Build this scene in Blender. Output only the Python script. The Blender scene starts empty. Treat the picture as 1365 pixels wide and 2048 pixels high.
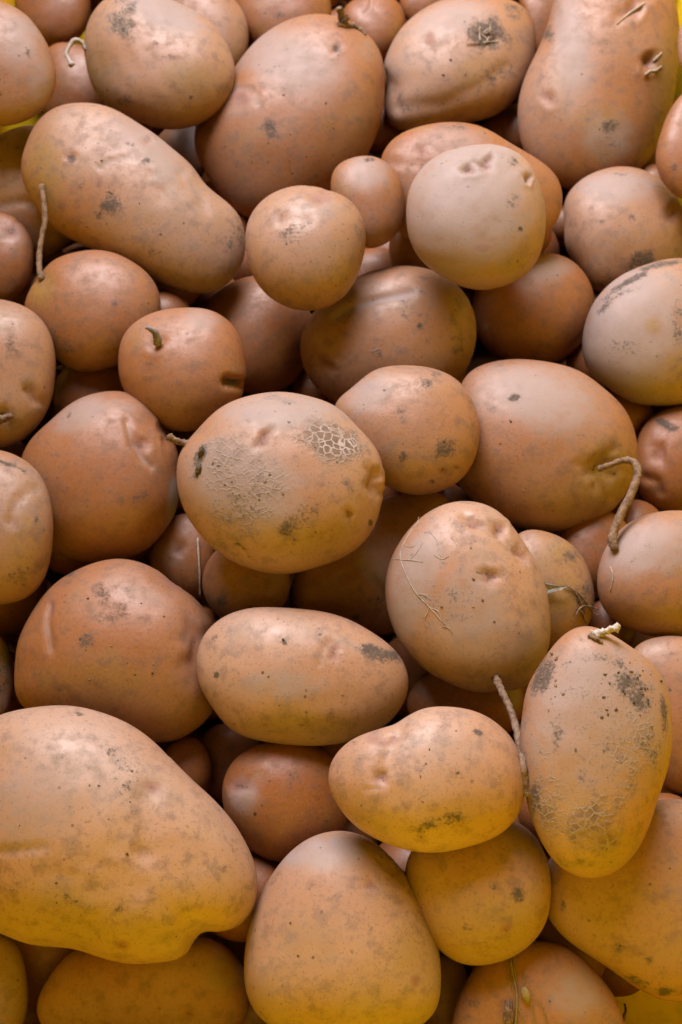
import bpy, bmesh, math, random
import numpy as np
from mathutils import Vector, Matrix

# ------------------------------------------------------------------ camera, sky, sun, exposure
scene = bpy.context.scene
W, H = 1365.0, 2048.0
FPX = 2844.0                                # focal length in photo pixels
PITCH = math.radians(58.0)                  # view direction below the horizon
CAM = np.array([0.0, 0.0, 0.585])
cam_d = bpy.data.cameras.new('camera')
cam_d.sensor_fit = 'VERTICAL'; cam_d.sensor_height = 36.0; cam_d.sensor_width = 24.0
cam_d.lens = 36.0 * FPX / H
cam_d.clip_start = 0.01; cam_d.clip_end = 100.0
cam_d.dof.use_dof = True; cam_d.dof.focus_distance = 0.50; cam_d.dof.aperture_fstop = 20.0
cam = bpy.data.objects.new('camera', cam_d)
scene.collection.objects.link(cam)
cam.location = CAM
cam.rotation_euler = (math.pi/2 - PITCH, 0, 0)
scene.camera = cam

# soft daylight from one big window: high up beyond the crate, a little to the left; dim room light around
w = bpy.data.worlds.new('World'); scene.world = w; w.use_nodes = True
bg = w.node_tree.nodes['Background']
bg.inputs['Color'].default_value = (0.86, 0.93, 1.0, 1); bg.inputs['Strength'].default_value = 0.01
win_d = bpy.data.lights.new('window_light', 'AREA'); win_d.shape = 'RECTANGLE'; win_d.size = 1.15; win_d.size_y = 0.85
win_d.energy = 60.0; win_d.color = (0.97, 0.945, 1.0)
win = bpy.data.objects.new('window_light', win_d); C0 = scene.collection; C0.objects.link(win)
to_win = Vector((-0.17, 0.65, 0.745)).normalized()
win.location = Vector((0.0, 0.30, 0.08)) + to_win*1.6
win.rotation_euler = to_win.to_track_quat('Z', 'Y').to_euler()
vs = scene.view_settings
vs.view_transform = 'Standard'; vs.look = 'None'; vs.gamma = 1.0; vs.use_curve_mapping = False
vs.exposure = 0.0
scene.cycles.use_denoising = True
scene.cycles.max_bounces = 4; scene.cycles.diffuse_bounces = 2; scene.cycles.glossy_bounces = 2
scene.cycles.use_adaptive_sampling = True; scene.cycles.adaptive_threshold = 0.02
scene.cycles.caustics_reflective = False; scene.cycles.caustics_refractive = False

C = scene.collection
RNG = random.Random(7)

# ------------------------------------------------------------------ view geometry
FWD = np.array([0, math.cos(PITCH), -math.sin(PITCH)])
UP = np.array([0, math.sin(PITCH), math.cos(PITCH)])
RIGHT = np.array([1.0, 0, 0])
def ray(px, py):
    """direction with unit depth along the camera axis"""
    u = (np.asarray(px, float) - W/2)/FPX; v = (H/2 - np.asarray(py, float))/FPX
    return FWD + u[..., None]*RIGHT + v[..., None]*UP

# crate interior: floor z=0, drafted walls
XL, XR, YN, YF = -0.158, 0.160, 0.112, 0.95
DRAFT = 0.21; DRAFT_N = 0.20; WALL_H = 0.45

# ------------------------------------------------------------------ helpers
def tag(o, label=None, cat=None, group=None, kind=None):
    if label: o['label'] = label
    if cat: o['category'] = cat
    if group: o['group'] = group
    if kind: o['kind'] = kind
    return o
def link(name, me, mat=None, parent=None, loc=None):
    o = bpy.data.objects.new(name, me); C.objects.link(o)
    if mat is not None and me is not None: me.materials.append(mat)
    if parent is not None: o.parent = parent
    if loc is not None: o.location = loc
    return o
def mesh(name, v, f, smooth=True):
    me = bpy.data.meshes.new(name)
    me.from_pydata([tuple(p) for p in v], [], [tuple(q) for q in f])
    if smooth: me.polygons.foreach_set('use_smooth', [True]*len(me.polygons))
    me.update()
    return me
_ico = {}
def ico(sub):
    if sub not in _ico:
        bm = bmesh.new(); bmesh.ops.create_icosphere(bm, subdivisions=sub, radius=1.0)
        v = np.array([p.co[:] for p in bm.verts]); f = np.array([[q.index for q in t.verts] for t in bm.faces])
        bm.free(); v /= np.linalg.norm(v, axis=1)[:, None]
        _ico[sub] = (v, f)
    return _ico[sub]
def mesh_np(name, v, f):
    me = bpy.data.meshes.new(name)
    me.vertices.add(len(v)); me.vertices.foreach_set('co', np.asarray(v, np.float32).ravel())
    me.loops.add(len(f)*3); me.loops.foreach_set('vertex_index', np.asarray(f, np.int32).ravel())
    me.polygons.add(len(f))
    me.polygons.foreach_set('loop_start', np.arange(0, len(f)*3, 3, dtype=np.int32))
    me.polygons.foreach_set('use_smooth', np.ones(len(f), bool))
    me.update(calc_edges=True); me.validate()
    return me

# ------------------------------------------------------------------ materials
class N:
    """tiny node builder"""
    def __init__(s, name):
        s.m = bpy.data.materials.new(name); s.m.use_nodes = True
        s.t = s.m.node_tree; s.t.nodes.clear()
        s.out = s.t.nodes.new('ShaderNodeOutputMaterial')
        s.b = s.t.nodes.new('ShaderNodeBsdfPrincipled')
        s.t.links.new(s.b.outputs[0], s.out.inputs['Surface'])
    def n(s, typ, **kw):
        nd = s.t.nodes.new(typ)
        for k, v in kw.items(): setattr(nd, k, v)
        return nd
    def set(s, sock, val):
        if isinstance(val, bpy.types.NodeSocket): s.t.links.new(val, sock)
        elif isinstance(val, tuple) and len(val) == 3 and sock.type == 'RGBA': sock.default_value = (*val, 1)
        else: sock.default_value = val
    def math(s, op, a, b=0.0, c=None, clamp=False):
        nd = s.n('ShaderNodeMath', operation=op, use_clamp=clamp)
        s.set(nd.inputs[0], a); s.set(nd.inputs[1], b)
        if c is not None: s.set(nd.inputs[2], c)
        return nd.outputs[0]
    def mul(s, a, b): return s.math('MULTIPLY', a, b)
    def add(s, a, b): return s.math('ADD', a, b)
    def mix(s, f, a, b):
        nd = s.n('ShaderNodeMix', data_type='RGBA')
        s.set(nd.inputs['Factor'], f)
        ins = [i for i in nd.inputs if i.type == 'RGBA']
        s.set(ins[0], a); s.set(ins[1], b)
        return [o for o in nd.outputs if o.type == 'RGBA'][0]
    def ss(s, x, lo, hi, a=0.0, b=1.0):
        nd = s.n('ShaderNodeMapRange', interpolation_type='SMOOTHSTEP')
        s.set(nd.inputs[0], x); nd.inputs[1].default_value = lo; nd.inputs[2].default_value = hi
        nd.inputs[3].default_value = a; nd.inputs[4].default_value = b
        return nd.outputs[0]
    def noise(s, vec, scale, detail=4, rough=0.55, dist=0.0, col=False):
        nd = s.n('ShaderNodeTexNoise'); s.t.links.new(vec, nd.inputs['Vector'])
        nd.inputs['Scale'].default_value = scale; nd.inputs['Detail'].default_value = detail
        nd.inputs['Roughness'].default_value = rough; nd.inputs['Distortion'].default_value = dist
        return nd.outputs['Color' if col else 'Fac']
    def vor(s, vec, scale, feature='F1', rnd=1.0):
        nd = s.n('ShaderNodeTexVoronoi', feature=feature); s.t.links.new(vec, nd.inputs['Vector'])
        nd.inputs['Scale'].default_value = scale; nd.inputs['Randomness'].default_value = rnd
        return nd
    def attr(s, name, typ='GEOMETRY'):
        nd = s.n('ShaderNodeAttribute', attribute_type=typ, attribute_name=name)
        return nd.outputs['Fac']
    def bump(s, h, strength, dist, normal=None):
        nd = s.n('ShaderNodeBump'); s.t.links.new(h, nd.inputs['Height'])
        nd.inputs['Strength'].default_value = strength; nd.inputs['Distance'].default_value = dist
        if normal is not None: s.t.links.new(normal, nd.inputs['Normal'])
        return nd.outputs[0]

def coords(k):
    tc = k.n('ShaderNodeTexCoord')
    rnd = k.n('ShaderNodeObjectInfo').outputs['Random']
    va = k.n('ShaderNodeVectorMath', operation='ADD')
    cmb = k.n('ShaderNodeCombineXYZ')
    for i, m_ in enumerate((37.1, 91.7, 13.3)): k.set(cmb.inputs[i], k.mul(rnd, m_))
    k.t.links.new(tc.outputs['Object'], va.inputs[0]); k.t.links.new(cmb.outputs[0], va.inputs[1])
    return va.outputs[0], rnd

def potato_material():
    k = N('potato_skin'); v, rnd = coords(k)
    tone = k.attr('tone', 'OBJECT')
    eye, dust, soil, net, gold, scuff_sheen = [k.attr(a) for a in ('eye', 'dust', 'soil', 'net', 'gold', 'scuff_sheen')]
    nA = k.noise(v, 17, 1, 0.5, 0.0)
    nB = k.noise(v, 45, 2, 0.6, 0.0)
    cn = k.n('ShaderNodeTexNoise'); k.t.links.new(v, cn.inputs['Vector'])
    cn.inputs['Scale'].default_value = 170; cn.inputs['Detail'].default_value = 3; cn.inputs['Roughness'].default_value = 0.65
    nC = cn.outputs['Fac']
    nD = k.noise(v, 850, 3, 0.70)
    base = k.mix(k.ss(nA, 0.36, 0.66), (0.318, 0.153, 0.077), (0.378, 0.225, 0.150))
    base = k.mix(k.math('MULTIPLY', tone, -2.0, clamp=True), base, (0.46, 0.300, 0.232))  # pale pinkish skins, with extra light put into the lower ones
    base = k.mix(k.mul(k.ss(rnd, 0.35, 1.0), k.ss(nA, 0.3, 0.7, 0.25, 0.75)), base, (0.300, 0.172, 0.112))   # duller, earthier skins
    rich = k.math('MULTIPLY', tone, 1.8, clamp=True)          # richer brown skin; on deep potatoes gap shade put into the colour
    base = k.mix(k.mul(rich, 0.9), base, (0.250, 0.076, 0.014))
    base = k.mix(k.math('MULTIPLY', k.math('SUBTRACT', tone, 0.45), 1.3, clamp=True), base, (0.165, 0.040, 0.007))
    base = k.mix(k.ss(nB, 0.56, 0.72, 0, 0.35), base, (0.241, 0.138, 0.038))
    base = k.mix(k.mul(gold, k.ss(nB, 0.3, 0.6, 0.45, 0.85)), base, (0.250, 0.156, 0.033))  # golden skin patches; near the crate walls also yellow bounce painted in
    # mottling of the skin
    base = k.mix(k.ss(nC, 0.46, 0.70, 0, 0.50), base, (0.130, 0.055, 0.024))
    base = k.mix(k.ss(nD, 0.52, 0.75, 0, 0.45), base, (0.310, 0.175, 0.090))
    base = k.mix(k.ss(nD, 0.47, 0.25, 0, 0.58), base, (0.098, 0.042, 0.018))
    # dry dust, greyish
    dm = k.add(k.mul(dust, 0.55), k.add(k.mul(nA, 0.35), k.add(k.mul(nB, 0.45), k.mul(nC, 0.50))))
    dfac = k.mul(k.ss(dm, 0.52, 1.16, 0, 0.86), k.mul(k.math('SUBTRACT', 1.0, k.mul(gold, 0.7)), k.math('SUBTRACT', 1.0, k.mul(k.math('SUBTRACT', 1.0, dust), k.mul(rich, 0.92)))))
    dcol = k.mix(nC, (0.215, 0.150, 0.130), (0.37, 0.290, 0.275))
    base = k.mix(dfac, base, dcol)
    # scuffs: pale dry skin, and on some tops a painted highlight
    base = k.mix(k.mul(scuff_sheen, k.ss(nC, 0.30, 0.6, 0.15, 0.85)), base, (0.268, 0.197, 0.161))
    # eyes: pink to dark
    base = k.mix(k.ss(eye, 0.10, 0.60, 0, 0.50), base, (0.245, 0.105, 0.085))
    base = k.mix(k.mul(k.ss(eye, 0.58, 1.0, 0, 0.8), k.ss(nD, 0.35, 0.6)), base, (0.067, 0.027, 0.016))
    # soil stains, broken up
    sm = k.add(k.mul(soil, 0.60), k.add(k.mul(nC, 1.0), k.mul(nD, 1.15)))
    sfac = k.ss(sm, 1.22, 1.66, 0, 0.92)
    base = k.mix(sfac, base, k.mix(nD, (0.031, 0.022, 0.016), (0.089, 0.065, 0.049)))
    # scattered specks, lenticels
    vo = k.vor(v, 380)
    sep = k.n('ShaderNodeSeparateColor'); k.t.links.new(vo.outputs['Color'], sep.inputs[0])
    rad = k.mul(k.math('POWER', sep.outputs[0], 5.0), 0.24)
    dd = k.math('SUBTRACT', vo.outputs['Distance'], rad)
    spk = k.mul(k.ss(k.add(dd, k.mul(k.math('SUBTRACT', nD, 0.5), 0.35)), 0.09, -0.03), k.ss(sep.outputs[1], 0.42, 0.47))
    spk = k.mul(spk, k.ss(k.add(nB, k.mul(soil, 0.5)), 0.44, 0.66, 0.10, 0.9))
    base = k.mix(spk, base, (0.038, 0.022, 0.014))
    pim = k.mul(k.mul(k.ss(vo.outputs['Distance'], 0.24, 0.05), k.ss(sep.outputs[1], 0.26, 0.14)), k.ss(nB, 0.45, 0.62))
    base = k.mix(k.mul(pim, k.ss(sep.outputs[2], 0.3, 0.8, 0.0, 0.4)), base, (0.276, 0.197, 0.148))
    # russet netting: raised pale lines, darker cells
    wob = k.n('ShaderNodeVectorMath', operation='MULTIPLY_ADD')
    k.t.links.new(cn.outputs['Color'], wob.inputs[0]); wob.inputs[1].default_value = (0.0040, 0.0040, 0.0040); k.t.links.new(v, wob.inputs[2])
    ve = k.vor(wob.outputs[0], 320, 'DISTANCE_TO_EDGE'); nline = k.ss(k.add(ve.outputs['Distance'], k.mul(k.math('SUBTRACT', nD, 0.5), 0.14)), 0.15, 0.03)
    nm = k.ss(k.add(net, k.add(k.mul(k.math('SUBTRACT', nB, 0.5), 0.9), k.mul(k.math('SUBTRACT', nC, 0.5), 1.5))), 0.12, 0.85)
    nm = k.mul(nm, k.ss(net, 0.0, 0.15))
    base = k.mix(k.mul(nm, k.ss(net, 0.2, 0.9, 0.30, 0.72)), base, k.mix(nD, (0.071, 0.042, 0.027), (0.134, 0.087, 0.063)))
    lines = k.mul(nm, nline)
    base = k.mix(k.mul(lines, k.ss(nC, 0.3, 0.6, 0.35, 0.85)), base, k.mix(k.ss(net, 0.65, 0.95), (0.285, 0.215, 0.175), (0.42, 0.355, 0.335)))
    k.set(k.b.inputs['Base Color'], base)
    r = k.add(k.ss(nC, 0.3, 0.7, 0.42, 0.60), k.mul(dfac, 0.18))
    r = k.add(r, k.mul(k.math('MAXIMUM', k.math('MAXIMUM', sfac, nm), eye), 0.25))
    k.set(k.b.inputs['Roughness'], k.math('MINIMUM', r, 0.9))
    k.b.inputs['Specular IOR Level'].default_value = 0.52
    h = k.add(k.mul(nC, 0.34), k.mul(nD, k.add(0.26, k.mul(soil, 0.6))))
    h = k.add(h, k.add(k.mul(pim, 0.22), k.mul(lines, 0.9)))
    k.set(k.b.inputs['Normal'], k.bump(h, 0.5, 0.0005))
    return k.m
M_SKIN = potato_material()

def simple(name, c1, c2, scale, rough, bump=0.4, bd=0.0004, spec=0.4):
    k = N(name); v, rnd = coords(k)
    n1 = k.noise(v, scale, 5, 0.65, 0.4); n2 = k.noise(v, scale*6, 3, 0.6)
    k.set(k.b.inputs['Base Color'], k.mix(k.ss(k.add(k.mul(n1, 0.7), k.mul(n2, 0.3)), 0.36, 0.64), c1, c2))
    k.b.inputs['Roughness'].default_value = rough; k.b.inputs['Specular IOR Level'].default_value = spec
    k.set(k.b.inputs['Normal'], k.bump(k.add(n1, k.mul(n2, 0.5)), bump, bd))
    return k.m
M_ROOT = simple('dry_root', (0.115, 0.062, 0.034), (0.30, 0.190, 0.120), 420, 0.75, 0.9, 0.0008)
M_ROOT_PALE = simple('pale_root', (0.36, 0.29, 0.24), (0.60, 0.52, 0.46), 420, 0.7, 0.8, 0.0006)
M_ROOT_GREY = simple('grey_sprout', (0.110, 0.093, 0.099), (0.278, 0.244, 0.244), 360, 0.6, 0.8, 0.0006)
M_HAIR = simple('root_hair', (0.26, 0.19, 0.15), (0.50, 0.41, 0.35), 300, 0.7)
M_SOILCLOD = simple('soil_crumb', (0.058, 0.041, 0.029), (0.151, 0.110, 0.081), 600, 0.95, 1.0, 0.0008)
M_STRAW = simple('dry_grass', (0.16, 0.11, 0.035), (0.27, 0.20, 0.085), 300, 0.65)
M_FLAKE = simple('dry_leaf', (0.319, 0.290, 0.255), (0.464, 0.447, 0.418), 160, 0.6)
M_FLAP = simple('torn_skin', (0.290, 0.197, 0.128), (0.429, 0.348, 0.267), 300, 0.6)

def plastic():
    k = N('yellow_plastic'); v, _ = coords(k)
    n1 = k.noise(v, 9, 4, 0.6); n2 = k.noise(v, 240, 3, 0.6)
    col = k.mix(k.ss(n1, 0.35, 0.7), (0.93, 0.63, 0.010), (0.88, 0.57, 0.012))
    col = k.mix(k.ss(k.add(k.mul(n1, 0.5), k.mul(n2, 0.5)), 0.52, 0.70, 0, 0.35), col, (0.42, 0.26, 0.05))
    k.set(k.b.inputs['Base Color'], col)
    k.b.inputs['Roughness'].default_value = 0.42
    k.set(k.b.inputs['Normal'], k.bump(n2, 0.15, 0.0005))
    tr = k.n('ShaderNodeBsdfTranslucent'); k.set(tr.inputs[0], (0.90, 0.56, 0.01))
    mx = k.n('ShaderNodeMixShader'); mx.inputs[0].default_value = 0.05
    k.t.links.new(k.b.outputs[0], mx.inputs[1]); k.t.links.new(tr.outputs[0], mx.inputs[2])
    k.t.links.new(mx.outputs[0], k.out.inputs['Surface'])
    return k.m
M_PLASTIC = plastic()
M_GROUND = simple('ground_concrete', (0.22, 0.21, 0.19), (0.36, 0.34, 0.31), 14, 0.9, 0.5, 0.002)

# ------------------------------------------------------------------ setting: ground and crate
g = link('ground', mesh('ground', [(-1.2, -0.8, -0.008), (1.2, -0.8, -0.008), (1.2, 1.6, -0.008), (-1.2, 1.6, -0.008)], [(0, 1, 2, 3)], False), M_GROUND)
tag(g, kind='structure')

def make_crate():
    root = bpy.data.objects.new('plastic_crate', None); C.objects.link(root)
    root.location = (0, (YN+YF)/2, -0.008)
    tag(root, 'yellow plastic crate with sloping walls, holding the whole heap of potatoes', 'crate')
    off = np.array([0, (YN+YF)/2, -0.008])
    T = 0.004
    def ring(z, t):
        return [(XL - DRAFT*z - t, YN - DRAFT_N*z - t, z), (XR + DRAFT*z + t, YN - DRAFT_N*z - t, z),
                (XR + DRAFT*z + t, YF + DRAFT*z + t, z), (XL - DRAFT*z - t, YF + DRAFT*z + t, z)]
    # floor
    a = ring(-0.003, 0.002); b = ring(-0.008, 0.002)
    a = [(x, y, 0.0) for x, y, z in a]
    v = np.array(a + b) - off
    link('base', mesh('base', v, [(0, 1, 2, 3), (7, 6, 5, 4), (0, 4, 5, 1), (1, 5, 6, 2), (2, 6, 7, 3), (3, 7, 4, 0)], False), M_PLASTIC, root)
    # four walls
    i0, i1, o0, o1 = ring(-0.007, 0), ring(WALL_H, 0), ring(-0.007, T), ring(WALL_H, T)
    for k in range(4):
        j = (k+1) % 4
        v = np.array([i0[k], i0[j], i1[j], i1[k], o0[k], o0[j], o1[j], o1[k]]) - off
        link('wall', mesh('wall', v, [(0, 1, 2, 3), (5, 4, 7, 6), (3, 2, 6, 7), (1, 0, 4, 5), (0, 3, 7, 4), (2, 1, 5, 6)], False), M_PLASTIC, root)
    # rim
    v = []; f = []
    for z, t in ((WALL_H+0.0005, -0.0005), (WALL_H+0.006, 0.001), (WALL_H+0.006, 0.020), (WALL_H-0.014, 0.020), (WALL_H-0.014, 0.0165), (WALL_H+0.0005, 0.0165)):
        q = ring(WALL_H, t); v += [(x, y, z) for x, y, _ in q]
    for r in range(6):
        for k in range(4):
            j = (k+1) % 4; r2 = (r+1) % 6
            f.append((r*4+k, r*4+j, r2*4+j, r2*4+k))
    link('rim', mesh('rim', np.array(v)-off, f, False), M_PLASTIC, root)
make_crate()

# ------------------------------------------------------------------ depth map of what has been laid so far (photo pixels, coarse)
STEP = 4; PAD = 260
gx = np.arange(-PAD, W+PAD, STEP); gy = np.arange(-PAD, H+PAD, STEP)
GX, GY = np.meshgrid(gx, gy)
R = ray(GX, GY)
def plane_depth(n, p0):
    n = np.array(n, float); den = R @ n
    t = ((np.array(p0) - CAM) @ n)/np.where(np.abs(den) < 1e-9, 1e-9, den)
    return np.where(t > 0, t, 1e9)
DEP = np.full(GX.shape, 1e9)
DEP = np.minimum(DEP, plane_depth((0, 0, 1), (0, 0, 0)))
for n, p0 in (((1, 0, DRAFT), (XL, 0, 0)), ((-1, 0, DRAFT), (XR, 0, 0)), ((0, 1, DRAFT_N), (0, YN, 0)), ((0, -1, DRAFT), (0, YF, 0))):
    n = np.array(n); d = plane_depth(n, p0)
    ok = ((R @ n) < 0) & (CAM[2] + R[..., 2]*d < WALL_H)     # camera sees the inside of that wall
    DEP = np.where(ok, np.minimum(DEP, d), DEP)
IDM = np.full(GX.shape, -1, int)

# ------------------------------------------------------------------ potatoes
def periodic_spline(th, r, q):
    """periodic cubic spline through (th, r)"""
    n = len(th); h = np.diff(np.append(th, th[0]+2*np.pi))
    A = np.zeros((n, n)); b = np.zeros(n)
    for i in range(n):
        hm, hp = h[i-1], h[i]
        A[i, i-1] += hm; A[i, i] += 2*(hm+hp); A[i, (i+1) % n] += hp
        b[i] = 6*((r[(i+1) % n]-r[i])/hp - (r[i]-r[i-1])/hm)
    m = np.linalg.solve(A, b)
    q = np.mod(q - th[0], 2*np.pi) + th[0]
    i = np.clip(np.searchsorted(th, q, side='right')-1, 0, n-1); j = (i+1) % n
    t0 = th[i]; hh = h[i]; a = (t0+hh-q)/hh; c = (q-t0)/hh
    return a*r[i] + c*r[j] + ((a**3-a)*m[i] + (c**3-c)*m[j])*hh*hh/6

class Potato: pass
POTS = {}
SLOPE = math.tan(math.pi/2 - PITCH)

def fit(key, pts, thick=0.86, tilt=None, tone=0.2, sink=1.0):
    p = Potato(); p.key = key; p.tone = tone
    P = np.array(pts, float)
    # area centroid and moments of the traced outline
    x, y = P[:, 0], P[:, 1]; x2, y2 = np.roll(x, -1), np.roll(y, -1); cr = x*y2 - x2*y; A = cr.sum()/2
    p.c = np.array([((x+x2)*cr).sum(), ((y+y2)*cr).sum()])/(6*A)
    Q = P - p.c; Q[:, 1] *= -1               # y up
    th = np.arctan2(Q[:, 1], Q[:, 0]); o = np.argsort(th); th = th[o]; r = np.hypot(*Q[o].T)
    keep = np.append(True, np.diff(th) > 0.04); th, r = th[keep], r[keep]
    p.th, p.r = th, r
    tt = np.linspace(-np.pi, np.pi, 360, endpoint=False); rr = periodic_spline(th, r, tt)
    D = np.stack([rr*np.cos(tt), rr*np.sin(tt)], 1)
    wgt = rr*rr                              # area weighting
    cov = (D*wgt[:, None]).T @ D/wgt.sum()*1.0
    ev, evec = np.linalg.eigh(cov)
    area = 0.5*(rr*rr).sum()*(2*np.pi/360)
    ratio = math.sqrt(ev[1]/ev[0]); ratio = min(ratio, 2.2)
    p.a = math.sqrt(area/np.pi*ratio); p.b = p.a/ratio
    p.ax = evec[:, 1]; p.ay = np.array([-p.ax[1], p.ax[0]])
    p.d = p.b*thick*0.86
    p.tilt = np.array(tilt if tilt is not None else (0.0, -SLOPE*0.28))
    p.sink = sink
    return p
def rell(p, tt):
    c = np.cos(tt)*p.ax[0] + np.sin(tt)*p.ax[1]; s = np.cos(tt)*p.ay[0] + np.sin(tt)*p.ay[1]
    return 1/np.sqrt((c/p.a)**2 + (s/p.b)**2)
def rho_of(p, dx, dy):
    """0 at the middle, 1 on the outline (photo pixels, y up)"""
    tt = np.arctan2(dy, dx); R0 = np.hypot(dx, dy)
    k = periodic_spline(p.th, p.r, tt)/rell(p, tt) - 1
    e = R0/rell(p, tt)                       # e = rho*(1+rho^2 k) -> solve
    rho = e/(1+k)
    for _ in range(6):
        f_ = rho*(1+rho*rho*k) - e; rho = rho - f_/np.maximum(1+3*rho*rho*k, 0.2)
    return rho
def height(p, dx, dy, front=True):
    rho = rho_of(p, dx, dy); s = np.sqrt(np.clip(1-rho*rho, 0, 1))
    return (1 if front else -1)*p.d*s + p.tilt[0]*dx + p.tilt[1]*dy, rho

def lay(p, idx):
    """put the potato down: the nearest place along the line of sight where it touches what lies below it"""
    m = 1.05*max(p.r.max(), p.a)
    ix0, ix1 = np.searchsorted(gx, [p.c[0]-m, p.c[0]+m]); iy0, iy1 = np.searchsorted(gy, [p.c[1]-m, p.c[1]+m])
    sl = (slice(iy0, iy1), slice(ix0, ix1))
    dx = GX[sl]-p.c[0]; dy = p.c[1]-GY[sl]
    rc = ray(p.c[0], p.c[1]); p.cosa = 1/np.linalg.norm(rc)
    hb, rho = height(p, dx, dy, False); hf, _ = height(p, dx, dy, True)
    ins = rho < 0.995
    lim = DEP[sl]/(1 - hb*p.cosa/FPX)
    lim = np.where(ins, lim, 1e9)
    s = np.sort(lim.ravel()); s = s[s < 1e8]
    nq = max(1, int(0.03*ins.sum()))
    p.Z = s[min(nq, len(s)-1)]               # a hair of give where the two press on each other
    dep = p.Z*(1 - hf*p.cosa/FPX)
    up = ins & (dep < DEP[sl])
    DEP[sl] = np.where(up, dep, DEP[sl]); IDM[sl] = np.where(up, idx, IDM[sl])
    p.C = CAM + rc*p.Z
    p.s = p.Z/FPX                            # metres per photo pixel there
    p.toc = -rc/np.linalg.norm(rc)
    return p

def P3(p, px, py, hpx):
    """world point: photo pixel at the potato's distance, hpx pixels towards the viewer from its middle"""
    return p.C + ((px-p.c[0])*RIGHT + (p.c[1]-py)*UP)*p.s + p.toc*(hpx*p.s)
def surf_h(p, px, py):
    h, rho = height(p, np.array([px-p.c[0]], float), np.array([p.c[1]-py], float), True)
    return float(h[0])

def seg_dist(qx, qy, pts):
    best = np.full(len(qx), 1e9)
    for (x0, y0), (x1, y1) in zip(pts[:-1], pts[1:]):
        vx, vy = x1-x0, y1-y0; L = vx*vx+vy*vy+1e-9
        t = np.clip(((qx-x0)*vx+(qy-y0)*vy)/L, 0, 1)
        best = np.minimum(best, np.hypot(qx-x0-t*vx, qy-y0-t*vy))
    return best

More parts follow.
